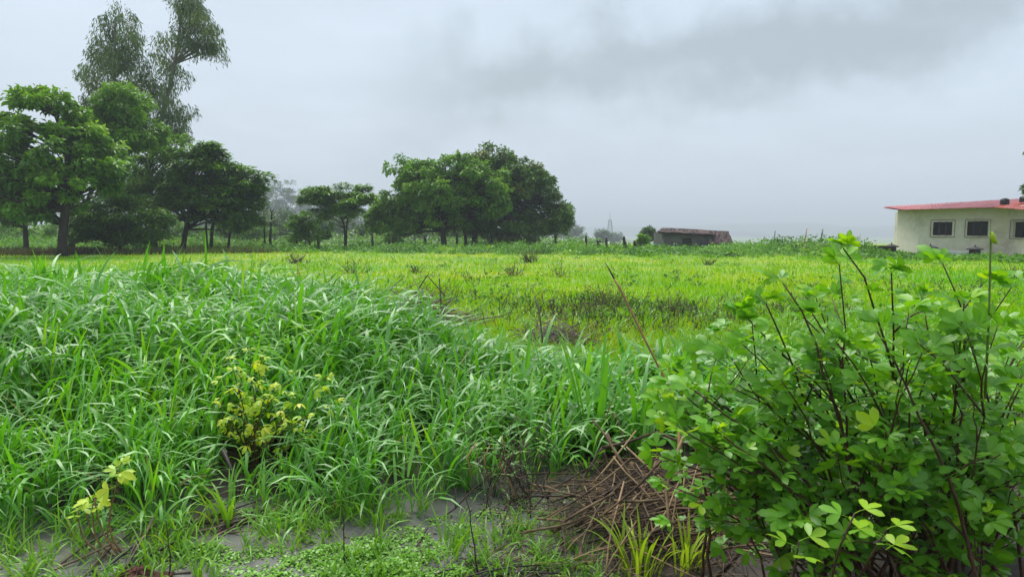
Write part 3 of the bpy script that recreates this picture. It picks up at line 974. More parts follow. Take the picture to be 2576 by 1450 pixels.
# ------------------------------------------------------------------ hut
def build_hut():
    d0, d1 = 57.0, 61.0
    xl, xr = W(1669, 600, d0)[0], W(1792, 600, d0)[0]
    root = thing('hut', ((xl + xr) / 2, d0, 0), 'low grey mud-walled hut with sagging clay-tiled roof beyond the weeds', 'hut')
    zl, zr = W(1669, 583, d0)[2], W(1792, 590, d0)[2]
    zt = max(zl, zr)
    h0, h1 = W(1717, 600, d0)[0], W(1740, 600, d0)[0]
    hs, ht = W(1717, 619, d0)[2], W(1717, 599, d0)[2]
    def prism(x0, x1, za0, za1, y0, y1, zb=-0.1):
        V = [(x0, y0, zb), (x1, y0, zb), (x1, y1, zb), (x0, y1, zb), (x0, y0, za0), (x1, y0, za1), (x1, y1, za1), (x0, y1, za0)]
        return np.array(V), [[0, 3, 2, 1], [4, 5, 6, 7], [0, 1, 5, 4], [1, 2, 6, 5], [2, 3, 7, 6], [3, 0, 4, 7]]
    def top(x):
        return zl + (zr - zl) * (x - xl) / (xr - xl)
    m = MB()
    m.add(*prism(xl, h0, top(xl), top(h0), d0, d0 + .25)); m.add(*prism(h1, xr, top(h1), top(xr), d0, d0 + .25))
    m.add(*prism(h0, h1, hs, hs, d0, d0 + .25)); m.add(*prism(h0, h1, top(h0), top(h1), d0, d0 + .25, ht))
    m.build('wall', MAT['mud_wall'], root, smooth=False)
    for x, sgn in ((xl, 1), (xr, -1)):
        m = MB(); x2 = x + sgn * 0.25
        z = top(x)
        V, F = prism(min(x, x2), max(x, x2), z, z, d0 + .252, d1)
        m.add(V, F); m.build('wall', MAT['mud_wall'], root, smooth=False)
    m = MB(); m.add(*prism(xl + .26, xr - .26, zl, zr, d1 - .25, d1 - .002)); m.build('wall', MAT['mud_wall'], root, smooth=False)
    m = MB(); m.add(*prism(xr + .9, xr + 1.25, .55, .5, d0 - .9, d0 - .6)); m.build('pier', MAT['mud_wall'], root, smooth=False)
    m = MB(); tubes(m, curve((xr + 1.75, d0 - .9, -.05), (xr + 1.73, d0 - .9, .52), 4), 0.045, 6); m.build('post', MAT['wood_post'], root)
    wf = MB()
    for (x0, x1, z0, z1) in ((h0, h0 + .05, hs, ht), (h1 - .05, h1, hs, ht), (h0 + .05, h1 - .05, ht - .05, ht)):
        wf.box(((x0 + x1) / 2, d0 + .1, (z0 + z1) / 2), (x1 - x0, .08, z1 - z0))
    win = wf.build('window', MAT['wood_post'], root, smooth=False)
    m = MB(); m.box(((h0 + h1) / 2, d0 + .17, (hs + ht) / 2), (h1 - h0 - .1, .02, ht - hs - .05)); m.build('shutter', MAT['iron'], win, smooth=False)
    # half-round clay tiles laid on three slopes
    k = 5
    a = np.linspace(-1.25, 1.25, k)
    prof = np.stack([np.sin(a) * 0.09, np.cos(a) * 0.055], -1)
    meshes = []
    for ti in (0.15, 0.4, 0.6, 0.95):
        V = np.array([[x, y, z - 0.02 * (y > 0)] for y in (0.0, 0.46) for x, z in prof] + [[x, y, z - 0.016 - 0.02 * (y > 0)] for y in (0.0, 0.46) for x, z in prof])
        i = np.arange(2 * k).reshape(2, k)
        q = np.stack([i[0, :-1], i[0, 1:], i[1, 1:], i[1, :-1]], -1)
        q = np.concatenate([q, q[:, ::-1] + 2 * k, np.stack([i[0, :-1] + 2 * k, i[0, 1:] + 2 * k, i[0, 1:], i[0, :-1]], -1)])
        meshes.append(MB().add(V, q, tint=ti).mesh('roof_tile', MAT['tile']))
    rr = random.Random(5)
    off = Vector(root.location)
    def slope(e0, e1, r0, r1, nc, nr, name='roof_base'):
        e0, e1, r0, r1 = (Vector([float(c) for c in p]) for p in (e0, e1, r0, r1))
        dn = Vector((0, 0, -0.05))
        m = MB()
        V = [e0 + dn, e1 + dn, r1 + dn, r0 + dn]
        V = V + [p - Vector((0, 0, .04)) for p in V]
        m.add([tuple(p) for p in V], [[0, 1, 2, 3], [7, 6, 5, 4], [4, 5, 1, 0], [6, 7, 3, 2], [5, 6, 2, 1], [7, 4, 0, 3]])
        m.build('roof_deck', MAT['wood_post'], root, smooth=False)
        for row in range(nr):
            for c in range(nc):
                if rr.random() < 0.03:
                    continue
                u, v = (c + .5) / nc, row / nr
                p = e0.lerp(e1, u).lerp(r0.lerp(r1, u), v)
                p2 = e0.lerp(e1, u).lerp(r0.lerp(r1, u), v + .1)
                ydir = (p2 - p).normalized()
                xdir = (e1 - e0).normalized()
                zdir = xdir.cross(ydir).normalized()
                xdir = ydir.cross(zdir)
                mat = Matrix((xdir, ydir, zdir)).transposed()
                wsc = (e0.lerp(r0, v) - e1.lerp(r1, v)).length / nc / 0.165
                lsc = ((e0 - r0).length / nr) / 0.40
                q = mat @ Matrix.Rotation(rr.gauss(0, .07), 3, 'Z') @ Matrix.Diagonal((wsc, lsc, 1.0))
                o = bpy.data.objects.new('roof_tile', rr.choice(meshes))
                C.objects.link(o)
                o.parent = root
                o.matrix_local = Matrix.Translation(p - off + zdir * (0.012 + rr.uniform(-.012, .02))) @ q.to_4x4()
    rl, rrt = W(1663, 575, d0 + 1.9), W(1800, 581, d0 + 1.9)
    slope(W(1655, 584, d0 - .35), W(1797, 590.5, d0 - .35), rl, rrt, 26, 4)
    slope((rl[0] - .1, d1 + .4, 1.25), (rrt[0], d1 + .4, 1.15), rl + [0, .05, .0], rrt + [0, .05, 0], 12, 3)
    slope(W(1784, 613, d0 - 1.0), W(1847, 616, d0 - 1.0), W(1790, 582, d0 + 1.85), W(1833, 584, d0 + 1.85), 11, 9)
    for k_ in range(3):
        a_, b_ = W(1664 + 20 * k_, 574 + k_, d0 + 1.95), W(1720 + 30 * k_, 576.5 + k_ * 1.5, d0 + 1.95)
        m = MB(); tubes(m, curve(a_, b_, 6, (0, 0, .03)), 0.05, 6, tint=.8); m.build('ridge_tile', MAT['tile'], root)
    m = MB(); tubes(m, curve(W(1722, 576, d0 + 1.9), W(1833, 582.5, d0 + 1.9), 8, (0, 0, -.02)), 0.06, 6, tint=.7); m.build('ridge_tile', MAT['tile'], root)


build_hut()

c = W(1646, 614, 55.0)
root = thing('barrel', (c[0], c[1], 0), 'bright blue plastic barrel half hidden left of the hut', 'barrel')
m = MB(); lathe(m, [(.01, 0), (.30, 0), (.31, .2), (.325, .22), (.31, .25), (.31, .45), (.01, .46)], (c[0], c[1], 0)); m.build('body', MAT['blue'], root)
m = MB(); lathe(m, [(.33, .44), (.33, .50), (.28, .505), (.01, .49)], (c[0], c[1], 0)); m.build('lid', MAT['blue'], root)


# ------------------------------------------------------------------ fence, poles, mast
def build_fence():
    posts = [(744, 578, 54), (800, 586, 54), (936, 588, 54), (989, 591, 54), (1068, 592, 54), (1149, 580, 54), (1232, 590, 54), (1312, 590, 54), (1397, 586, 53), (1474, 592, 52),
             (1502, 603, 51.5), (1525, 597, 51.5), (1569, 595, 51), (1595, 606, 51), (1609, 609, 51)]
    c = W(1232, 612, 54)
    root = thing('wire_fence', (c[0], c[1], 0), 'old wire fence with leaning dark posts along the field edge', 'fence')
    r = np.random.default_rng(3)
    tops = []
    for i, (px, py, d) in enumerate(posts):
        t = W(px, py, d)
        b = np.array([t[0] + r.normal(0.02, .06) + (0.15 if px > 1500 else 0), d, -0.1])
        m = MB()
        n = 6
        P = b[None] * (1 - np.linspace(0, 1, n)[:, None]) + t[None] * np.linspace(0, 1, n)[:, None] + r.normal(0, .015, (n, 3))
        rad = r.uniform(.085, .125) * np.array([1.1, 1.05, 1, 1, .95, .7])
        tubes(m, P, rad[None], 7)
        p = m.build('post', MAT['wood_post'], root)
        if px == 1502:
            m = MB(); tubes(m, curve(t + [0.05, -.02, -.12], t + [.33, -.05, -.16], 3), .08, 6); m.build('stub', MAT['wood_post'], p)
        tops.append((b, t))
    for f in (0.55, 0.8, 0.93):
        for (b0, t0), (b1, t1) in zip(tops[:-1], tops[1:]):
            m = MB()
            tubes(m, curve(b0 * (1 - f) + t0 * f, b1 * (1 - f) + t1 * f, 6, (0, 0, -.05), .01, r), .010, 4)
            m.build('wire', MAT['iron'], root)


build_fence()


def pole(name, label, pts, d, r0, r1, mat, cat='pole', arm=False):
    b = W(pts[0][0], pts[0][1], d); b[2] = -0.05
    root = thing(name, (b[0], b[1], 0), label, cat)
    t = W(pts[1][0], pts[1][1], d)
    m = MB(); tubes(m, curve(b, t, 5, (.03, 0, 0)), np.linspace(r0, r1, 5)[None], 7); m.build('shaft', MAT[mat], root)
    if arm:
        for k in range(3):
            q = b + (t - b) * (0.96 - 0.06 * k)
            m = MB(); m.box((q[0] - .08, q[1] - .12, q[2]), (.28, .05, .05)); m.build('insulator', MAT['white'], root, smooth=False)


pole('utility_pole', 'leaning dark utility pole with white insulators behind the thicket', [(2062, 612), (2070, 576)], 75, .09, .06, 'iron', arm=True)
pole('pole', 'short grey pole rising from the thicket midway between hut and farmhouse', [(1946, 606), (1950, 580)], 80, .07, .05, 'post_grey')
pole('stick', 'leaning brown stick standing up from the thicket', [(2017, 612), (2030, 574)], 43, .04, .03, 'cane', cat='stick')


def mast():
    d = 560.0
    b = W(1534, 600, d); b[2] = 0
    root = thing('lattice_mast', b, 'faint lattice radio mast in the mist above the fence', 'mast')
    top = W(1534, 552, d)[2]
    for s in ((-1, -1), (1, -1), (1, 1), (-1, 1)):
        m = MB(); tubes(m, curve(b + np.array([s[0] * 2.2, s[1] * 2.2, 0]), (b[0] + s[0] * 1.0, b[1] + s[1] * 1.0, top), 3), .18, 4); m.build('leg', MAT['post_grey'], root)
    n = 9
    for i in range(n):
        z0, z1 = top * i / n, top * (i + 1) / n
        w0, w1 = 2.2 - 1.2 * i / n, 2.2 - 1.2 * (i + 1) / n
        m = MB()
        tubes(m, curve((b[0] - w0, b[1] - w0, z0), (b[0] + w1, b[1] - w1, z1), 2), .10, 4)
        tubes(m, curve((b[0] + w0, b[1] - w0, z0), (b[0] - w1, b[1] - w1, z1), 2), .10, 4)
        m.build('brace', MAT['post_grey'], root)
    m = MB(); tubes(m, curve((b[0], b[1], top - 1), (b[0], b[1], top + 7), 3), .16, 4); m.build('antenna', MAT['post_grey'], root)


mast()

# ------------------------------------------------------------------ weeds along the field edge
def weed_height(x, y):
    h = 0.50 + 0.16 * vnoise(x, y, 0.45, 2) + 0.12 * vnoise(x, y, 1.6, 4)
    px = CXP + FPX * x / y
    bump = lambda p, w_, a: a * np.exp(-((px - p) / w_) ** 2)
    h = h + bump(1425, 45, .30) + bump(1990, 130, .62) + bump(2140, 60, .35) + bump(1740, 75, -.22) + bump(1310, 60, .2) + - .34 * smooth01(2190, 2260, px) + bump(1040, 50, .15)
    h = h + .55 * smooth01(720, 560, px)
    return np.clip(h, 0.08, 1.45)


def build_weeds():
    r = np.random.default_rng(31)
    mb = MB()
    m = 2100
    px = r.uniform(-140, 2720, m)
    dn = np.interp(px, [-140, 500, 640, 900, 1300, 1600, 2000, 2300, 2576, 2720], [49, 48, 46, 45, 42, 39.5, 38, 34.5, 31.5, 30])
    df = np.interp(px, [-140, 500, 640, 900, 1600, 1660, 1820, 1880, 2000, 2250, 2300, 2720], [70, 68, 62, 60, 58, 56, 55.5, 56, 52, 45.5, 41.5, 36])
    f = r.random(m)
    d = dn + (df - dn) * f
    x = (px - CXP) / FPX * d
    H = weed_height(x, d) * (.30 + .70 * smooth01(0, .3, f)) * r.uniform(.6, 1.25, m)
    keep = (vnoise(x, d, .9, 8) + f * 4 > r.normal(.5, .5, m))
    px, d, x, H, f = px[keep], d[keep], x[keep], H[keep], f[keep]
    m = len(x)
    rad = (.35 + .45 * H) * r.uniform(.7, 1.4, m)
    per = 50
    i = np.repeat(np.arange(m), per)
    n = m * per
    u = unit(r.normal(size=(n, 3)))
    u[:, 2] = np.abs(u[:, 2])
    rr = r.uniform(.55, 1.08, n)
    pos = np.stack([x[i] + u[:, 0] * rad[i] * rr, d[i] + u[:, 1] * rad[i] * rr, .03 + u[:, 2] * H[i] * rr], -1)
    D = unit(u * [1, 1, .2] + r.normal(0, .5, (n, 3)) + [0, 0, -.25])
    nr = unit(u * .6 + r.normal(0, .35, (n, 3)) + [0, -.1, .8])
    ll = r.uniform(.10, .25, n) * r.choice([.75, 1.0, 1.35], m)[i]
    ct = np.clip(.45 + .25 * vnoise(x, d, .5, 6) + r.normal(0, .20, m) - .25 * smooth01(1850, 1950, px) * smooth01(2230, 2130, px) * smooth01(.4, .7, f), 0, 1)
    tint = np.clip(ct[i] + r.normal(0, .10, n), 0, 1)
    diamonds(mb, pos, D, nr, ll, ll * .62, tint, .22)
    H = H[i]
    # upright stalks that stick out of the mass
    m = 700
    i = r.integers(0, n, m)
    b = pos[i].copy(); b[:, 2] = 0
    hh = H[i] * r.uniform(1.0, 1.35, m)
    blades(mb, b, r.uniform(0, 6.28, m), hh, .03, r.uniform(0, .15, m), r.uniform(.1, .5, m), seg=2, fold=0, tint=r.uniform(.3, .9, m))
    o = mb.build('weeds', MAT['weed'])
    tag(o, 'broad belt of rank green weeds along the fence and buildings', 'weeds', None, 'stuff')
    # dry brown undergrowth round the left trunks
    mb = MB()
    n = 9000
    px = r.uniform(-60, 700, n)
    d = np.interp(px, [-60, 330, 700], [39.5, 43, 46]) + r.random(n) * 8
    x = (px - CXP) / FPX * d
    hh = r.uniform(.2, .75, n) * (0.7 + .5 * vnoise(x, d, .5, 7)) * np.interp(px, [-60, 380, 700], [1.0, .9, .7])
    dry = np.where(px < 260, .15, .62) + r.normal(0, .22, n)
    blades(mb, np.stack([x, d, 0 * x], -1), r.uniform(0, 6.28, n), np.abs(hh) + .08, .05, r.uniform(0, .3, n), r.uniform(.2, 1.2, n), seg=2, fold=0, tint=np.clip(dry, 0, 1))
    um = leaf_mat('undergrowth', (0.050, 0.030, 0.018), (0.14, 0.17, 0.03), (0.22, 0.32, 0.03), rough=.6, trans=.2, nscale=.3)
    o = mb.build('undergrowth', um)
    tag(o, 'brown and green undergrowth around the left tree trunks', 'undergrowth', None, 'stuff')


build_weeds()


def build_thicket():
    r = np.random.default_rng(37)
    mb = MB()
    m = 420
    px = r.uniform(-160, 1500, m)
    d = r.uniform(78, 104, m)
    x = (px - CXP) / FPX * d
    H = r.uniform(.7, 1.7, m) * (1 + .35 * vnoise(x, d, .12, 5)) * np.interp(px, [-160, 1250, 1500], [1.2, 1.0, .7])
    per = 60
    i = np.repeat(np.arange(m), per)
    n = m * per
    u = unit(r.normal(size=(n, 3)))
    u[:, 2] = np.abs(u[:, 2])
    rr = r.uniform(.5, 1.1, n)
    pos = np.stack([x[i] + u[:, 0] * rr * 1.4, d[i] + u[:, 1] * rr, gz(x[i], d[i]) + u[:, 2] * H[i] * rr], -1)
    ll = r.uniform(.22, .45, n)
    diamonds(mb, pos, unit(u * [1, 1, .2] + r.normal(0, .5, (n, 3)) + [0, 0, -.3]), unit(u * .5 + r.normal(0, .4, (n, 3)) + [0, 0, .8]), ll, ll * .6, np.clip(r.normal(.5, .2, m)[i] + r.normal(0, .1, n), 0, 1), .22)
    tag(mb.build('far_thicket', MAT['crown_mid']), 'misty low green thicket beyond the fence, behind the trunks', 'thicket', None, 'stuff')


build_thicket()


# ------------------------------------------------------------------ meadow
def back_edge(x):
    return np.interp(x, [-9, -3.6, -2.6, -1.75, -0.6, 0.1, 1.5, 5], [10.6, 10.4, 9.6, 8.2, 6.8, 6.1, 5.9, 5.8])


def build_meadow():
    r = np.random.default_rng(41)
    mb = MB()
    n = 155000
    u = r.random(n)
    # more, finer blades close by; fewer, broader ones far off
    d = 1.0 / (1.0 / 6.2 + u * (1.0 / 56 - 1.0 / 6.2))
    d = d * r.uniform(.93, 1.07, n)
    px = r.uniform(-110, 2690, n)
    x = (px - CXP) / FPX * d
    keep = d > back_edge(x) + .1
    dn = np.interp(px, [-100, 330, 640, 900, 1300, 1600, 2000, 2300, 2576], [60, 60, 56, 52, 47, 44, 42, 39, 36])
    keep &= d < dn
    # thin where dead weeds stand
    dz = dead_field(x, d)
    keep &= r.random(n) > .6 * dz
    x, d, px = x[keep], d[keep], px[keep]
    n = len(x)
    hh = r.uniform(.07, .20, n) * (1 + .35 * vnoise(x, d, .6, 9)) * np.interp(d, [6, 14, 50], [1.5, 1.0, 1.15])
    w = np.interp(d, [6, 12, 25, 55], [.011, .017, .034, .075])
    tint = np.clip(.42 + .22 * vnoise(x, d, .35, 11) + .16 * vnoise(x, d, 1.7, 12) + r.normal(0, .17, n) + np.where(r.random(n) < .04, .4, 0)
                   - .25 * smooth01(1700, 2100, px) - .2 * smooth01(500, 200, px), 0, 1)
    blades(mb, np.stack([x, d, gz(x, d) - .01], -1), r.uniform(0, 6.28, n), hh, w, r.uniform(0, .5, n), r.uniform(.3, 1.5, n), seg=2, fold=0, tint=tint,
           prof=np.array([.8, 1, .05]))
    tag(mb.build('meadow_grass', MAT['meadow']), 'short yellow-green meadow grass across the open field', 'grass', None, 'stuff')


def build_meadow_weeds():
    r = np.random.default_rng(47)
    mb = MB()
    m = 520
    px = r.uniform(500, 2650, m)
    d = 1.0 / (1.0 / 11 + r.random(m) * (1.0 / 44 - 1.0 / 11))
    x = (px - CXP) / FPX * d
    keep = (vnoise(x, d, .5, 51) > r.normal(-.05, .4, m)) & (d > back_edge(x) + 1)
    x, d = x[keep], d[keep]
    m = len(x)
    H = r.uniform(.10, .32, m)
    rad = H * r.uniform(.7, 1.6, m)
    per = 34
    i = np.repeat(np.arange(m), per)
    n = m * per
    u = unit(r.normal(size=(n, 3)))
    u[:, 2] = np.abs(u[:, 2])
    rr = r.uniform(.4, 1.1, n)
    pos = np.stack([x[i] + u[:, 0] * rad[i] * rr, d[i] + u[:, 1] * rad[i] * rr, .04 + u[:, 2] * H[i] * rr], -1)
    ll = r.uniform(.05, .11, n)
    diamonds(mb, pos, unit(u * [1, 1, .3] + r.normal(0, .5, (n, 3))), unit(u * .5 + r.normal(0, .4, (n, 3)) + [0, 0, .8]), ll, ll * .6, np.clip(r.normal(.3, .22, m)[i] + r.normal(0, .1, n), 0, 1), .2)
    tag(mb.build('meadow_weeds', MAT['weed']), 'small dark green broad-leaved weeds dotted over the meadow', 'weeds', None, 'stuff')


DEAD = [  # px, py, half width px, half height px (on the ground), strength
    (1460, 800, 170, 28, 1.0), (1540, 768, 90, 12, .8), (1720, 800, 120, 18, .6), (1900, 790, 90, 18, .4), (1580, 845, 130, 22, .8), (1090, 752, 110, 14, .8),
    (1740, 835, 110, 22, .95), (1460, 840, 120, 26, .6), (900, 838, 75, 12, .8), (1950, 800, 140, 30, .4), (2350, 735, 200, 14, .3), (1170, 720, 80, 8, .5), (720, 662, 60, 5, .6), (1300, 770, 90, 16, .5)]


def dead_field(x, d):
    px, py, _ = to_px(np.stack([x, d, 0 * x], -1))
    f = np.zeros_like(x)
    for a, b, c_, e, s in DEAD:
        f = np.maximum(f, s * np.exp(-((px - a) / c_) ** 2 - ((py - b) / e) ** 2))
    return np.clip(f * (1 + .5 * vnoise(x, d, 1.2, 14)), 0, 1)


build_meadow()
build_meadow_weeds()


def build_dead():
    r = np.random.default_rng(43)
    n = 60000
    px = r.uniform(600, 2600, n)
    py = r.uniform(655, 900, n)
    rr = np.array([G(a, b) for a, b in zip(px[:1], py[:1])])
    dirs = FW[None] + np.outer((px - CXP) / FPX, [1, 0, 0]) + np.outer(-(py - CYP) / FPX, UP)
    s = -CAM[2] / dirs[:, 2]
    P = CAM + dirs * s[:, None]
    f = dead_field(P[:, 0], P[:, 1])
    k = r.random(n) < f * .21 * (1 + 1.1 * vnoise(P[:, 0], P[:, 1], 2.1, 15)) + .002
    k &= P[:, 1] > back_edge(P[:, 0]) - .8
    P = P[k]
    n = len(P)
    h = r.uniform(.08, .46, n) * r.uniform(.5, 1, n)
    lean = r.normal(0, .45, (n, 2))
    top = P + np.concatenate([lean * h[:, None], h[:, None]], 1)
    mb = MB()
    w = np.interp(P[:, 1], [6, 20, 45], [.0050, .0095, .020])
    tubes(mb, curve(P, top, 4, (0, 0, 0), .018, r), (w * r.uniform(.6, 1.3, n))[:, None] * np.array([1.2, 1, .8, .4])[None], 3, tint=r.uniform(0, 1, n), cap=False)
    # side twigs, curled pods
    m = n * 3
    i = np.repeat(np.arange(n), 3)
    t = r.uniform(.3, 1, m)[:, None]
    b = P[i] * (1 - t) + top[i] * t
    e = b + np.stack([r.normal(0, .07, m), r.normal(0, .07, m), r.uniform(.0, .11, m)], -1)
    tubes(mb, curve(b, e, 3, (0, 0, 0), .008, r), (w[i] * .7)[:, None] * np.array([1, .9, .6])[None], 3, tint=r.uniform(0, .8, m), cap=False)
    tag(mb.build('dead_stems', MAT['dead']), 'black and brown dead weed stems standing through the meadow', 'dead stems', None, 'stuff')


build_dead()


def dead_weed(px, py, size, label, seed, n=26, mat='dead', lean=0.0):
    r = np.random.default_rng(seed)
    g = G(px, py); g[2] = float(gz(g[0], g[1]))
    root = thing('dead_weed', g, label, 'dead weed', 'dried weed bushes in the meadow')
    w = max(.0026, .00030 * g[1])
    size = size * .8
    mb, tw = MB(), MB()
    a = r.uniform(0, 6.28, n)
    s = r.uniform(.1, 1.15, n) * size
    top = g + np.stack([np.cos(a) * s + lean, np.sin(a) * s, size * r.uniform(.25, 1.0, n)], -1)
    P = curve(np.repeat(g[None], n, 0) + r.normal(0, .22 * size, (n, 3)) * [1, 1, 0], top, 6, np.stack([0 * a, 0 * a, -.1 * size + 0 * a], -1), .025 * size, r)
    tubes(mb, P, w * np.linspace(1.6, .6, 6)[None], 4, tint=r.uniform(0, 1, n), cap=False)
    i = np.repeat(np.arange(n), 5)
    j = r.integers(2, 6, n * 5)
    b = P[i, j]
    e = b + r.normal(0, .17 * size, (n * 5, 3)) + [0, 0, .06 * size]
    e[:, 2] = np.maximum(e[:, 2], .02)
    tubes(tw, curve(b, e, 3, (0, 0, 0), .015 * size, r), w * np.linspace(.7, .35, 3)[None], 3, tint=r.uniform(0, .9, n * 5), cap=False)
    mb.build('stems', MAT[mat], root)['kind'] = 'stuff'
    tw.build('twigs', MAT[mat], root)['kind'] = 'stuff'


dead_weed(1545, 785, .75, 'largest black tangle of dead weed, just right of the cane tip', 1, 46)
dead_weed(1480, 800, .55, 'black dead weed left of the largest tangle', 2, 34)
dead_weed(890, 690, .8, 'upright brown dried weed in the meadow, below the slender tree', 3, 18)
dead_weed(745, 664, .7, 'dark dried weed at the meadow edge behind the tall grass crest', 4, 30)
dead_weed(1292, 696, .7, 'spiky grey dried weed alone in the yellow meadow', 5, 22)
dead_weed(1330, 662, .9, 'brownish dried weed bush close to the weed belt, below the big tree', 6, 34)
dead_weed(1045, 690, .5, 'small pale dried tuft in the meadow above the fallen stalk heap', 7, 22)
dead_weed(1408, 700, .8, 'thin branching dried weed left of the cane tip', 8, 14)
dead_weed(1780, 668, .6, 'dried forked weed in the meadow in front of the hut', 9, 20)
dead_weed(1690, 800, .7, 'row-end dead weed with many upright stems right of the cane', 10, 40)
dead_weed(2550, 705, .8, 'dried weed in the meadow near the right edge', 11, 24)


# ------------------------------------------------------------------ tall grass
def grass_height(x, d):
    back = np.interp(x, [-8.6, -6.8, -1.75, -.4, .5, 4], [.72, 1.08, .90, .66, .54, .56])
    f = smooth01(0, 3.0, d - front_edge(x))
    h = .36 + (back - .36) * f
    # short where the shrub, the straw mound and the seedling stand
    for px_, py_, wx, dl, dh in ((640, 1200, .36, .75, .05), (565, 1318, .26, .35, .12), (260, 1400, .30, .3, .25)):
        c_ = G(px_, py_)
        cut = smooth01(wx + .12, wx - .08, np.abs(x - c_[0] * d / c_[1])) * smooth01(c_[1] - dl - .15, c_[1] - dl, d) * smooth01(c_[1] + dh + .12, c_[1] + dh, d)
        h = h * (1 - .68 * cut)
    return h * (.97 + .20 * vnoise(x, d, 1.25, 20) + .09 * vnoise(x, d, 3.7, 21))


def build_tall():
    r = np.random.default_rng(51)
    mb = MB()
    n = 11000
    x, d = r.uniform(-9, 4.6, n), r.uniform(3.2, 10.8, n)
    keep = (d > front_edge(x) + r.normal(.05, .16, n)) & (d < back_edge(x) + r.normal(0, .12, n)) & (np.abs(x) < .88 * d + .5)
    # open holes: dead stems, shrub feet
    hx, hd = G(620, 1190)[:2]
    keep &= np.hypot(x - hx, (d - hd + .10)) > .16 + r.random(n) * .12
    hx, hd = G(560, 1318)[:2]
    keep &= np.hypot(x - hx, (d - hd)) > .24 + r.random(n) * .12
    hx, hd = G(1250, 1200)[:2]
    keep &= np.hypot((x - hx) * .9, d - hd) > .28 * r.random(n)
    px, py, _ = to_px(np.stack([x, d, 0 * x], -1))
    f = np.zeros(n)
    keep &= r.random(n) > .55 * dead_field(x, d)
    keep &= (vnoise(x, d, 2.6, 23) > r.normal(-.75, .35, n))
    x, d = x[keep], d[keep]
    n = len(x)
    H = grass_height(x, d)
    k = 6
    i = np.repeat(np.arange(n), k)
    m = n * k
    lev = np.tile(np.linspace(.0, .62, k), n) + r.normal(0, .05, m)
    lev = np.clip(lev, 0, .75)
    hb = H[i] * lev
    a0 = r.uniform(0, 6.28, n)
    az = a0[i] + np.tile(np.arange(k) * math.pi, n) + r.normal(0, .7, m)
    # the wind has combed the crowns a little to the right
    az = np.where(r.random(m) < .33, r.normal(-.1, .7, m), az)
    Ln = (.26 + .62 * H[i]) * r.uniform(.6, 1.15, m) * np.interp(lev, [0, .6], [1.05, .9])
    wide = np.interp(x[i], [-3, -.3, .5, 3], [1.0, 1.0, 1.35, 1.35]) * np.interp(d[i], [3.5, 5.5, 10.5], [.58, 1.05, 1.5])
    wd = .0310 * wide * r.uniform(.7, 1.2, m) * r.choice([.42, .85, 1.2], m, p=[.28, .47, .25])
    lx = .05 * r.normal(0, 1, n)
    base = np.stack([x[i] + lx[i] * lev + r.normal(0, .012, m), d[i] + r.normal(0, .012, m), gz(x[i], d[i]) - .02 + hb], -1)
    th0 = np.clip(r.normal(.26, .16, m), .02, .8)
    up = r.random(m) < np.interp(H[i], [.5, .95], [.14, .035])
    th1 = np.where(up, r.uniform(.3, .9, m), r.normal(2.1, .42, m))
    tint = np.clip(.36 + .16 * vnoise(x, d, .9, 24)[i] + r.normal(0, .14, m) + np.where(up, .28, 0) + .22 * (1 - smooth01(0, 2.0, d[i] - front_edge(x[i]))), 0, 1)
    blades(mb, base, az, Ln, wd, th0, th1, seg=5, fold=.07, tint=tint, twist=r.normal(0, .42, m), power=1.35)
    # stems
    blades(mb, np.stack([x, d, gz(x, d) - .03], -1), r.uniform(0, 6.28, n), H * .66, .011, r.uniform(0, .1, n), r.uniform(.05, .3, n), seg=3, fold=.4, tint=np.clip(r.normal(.5, .12, n), 0, 1),
           prof=np.array([1, .95, .8, .5]))
    dr = MB()
    q = r.integers(0, n, 420)
    blades(dr, np.stack([x[q], d[q], gz(x[q], d[q]) + .3 * H[q] * r.random(420)], -1), r.uniform(0, 6.28, 420), (.3 + .6 * H[q]) * r.uniform(.5, 1.05, 420), r.uniform(.005, .016, 420), r.uniform(0, .6, 420),
           r.normal(1.4, .8, 420), seg=5, fold=.2, tint=r.uniform(0, 1, 420), twist=r.normal(0, 1, 420))
    tag(dr.build('dry_grass', leaf_mat('dry_blade', (0.16, 0.10, 0.04), (0.42, 0.36, 0.12), (0.5, 0.46, 0.2), rough=.6, trans=.2)), 'scattered withered straw-coloured blades among the tall grass', 'dry grass', None, 'stuff')
    tag(mb.build('tall_grass', MAT['tall']), 'tall wet arching fodder grass filling the left and centre', 'tall grass', None, 'stuff')


build_tall()


def build_rough():
    r = np.random.default_rng(57)
    mb = MB()
    n = 5200
    d = 6.2 + 9 * r.random(n) ** 1.7
    x = r.uniform(-2.5, 9, n)
    px = CXP + FPX * x / d
    keep = (d > back_edge(x) - .1) & (px > 880) & (px < 2650) & (r.random(n) < np.interp(d, [6.5, 9, 15], [1, .7, .12])) & (vnoise(x, d, 1.3, 33) > -.35)
    x, d = x[keep], d[keep]
    n = len(x)
    k = 9
    i = np.repeat(np.arange(n), k)
    m = n * k
    sz = r.uniform(.18, .48, n) * np.interp(d, [6.5, 10, 15], [1.1, .8, .6])
    blades(mb, np.stack([x[i] + r.normal(0, .05, m), d[i] + r.normal(0, .05, m), gz(x[i], d[i]) - .01], -1), r.uniform(0, 6.28, m), sz[i] * r.uniform(.6, 1.3, m), r.uniform(.010, .020, m),
           r.uniform(.05, .5, m), r.normal(1.7, .5, m), seg=4, fold=0, tint=np.clip(r.normal(.55, .2, m), 0, 1), twist=r.normal(0, .5, m))
    tag(mb.build('rough_grass', MAT['sprout']), 'loose bright green rough grass behind the tall grass', 'grass', None, 'stuff')


build_rough()


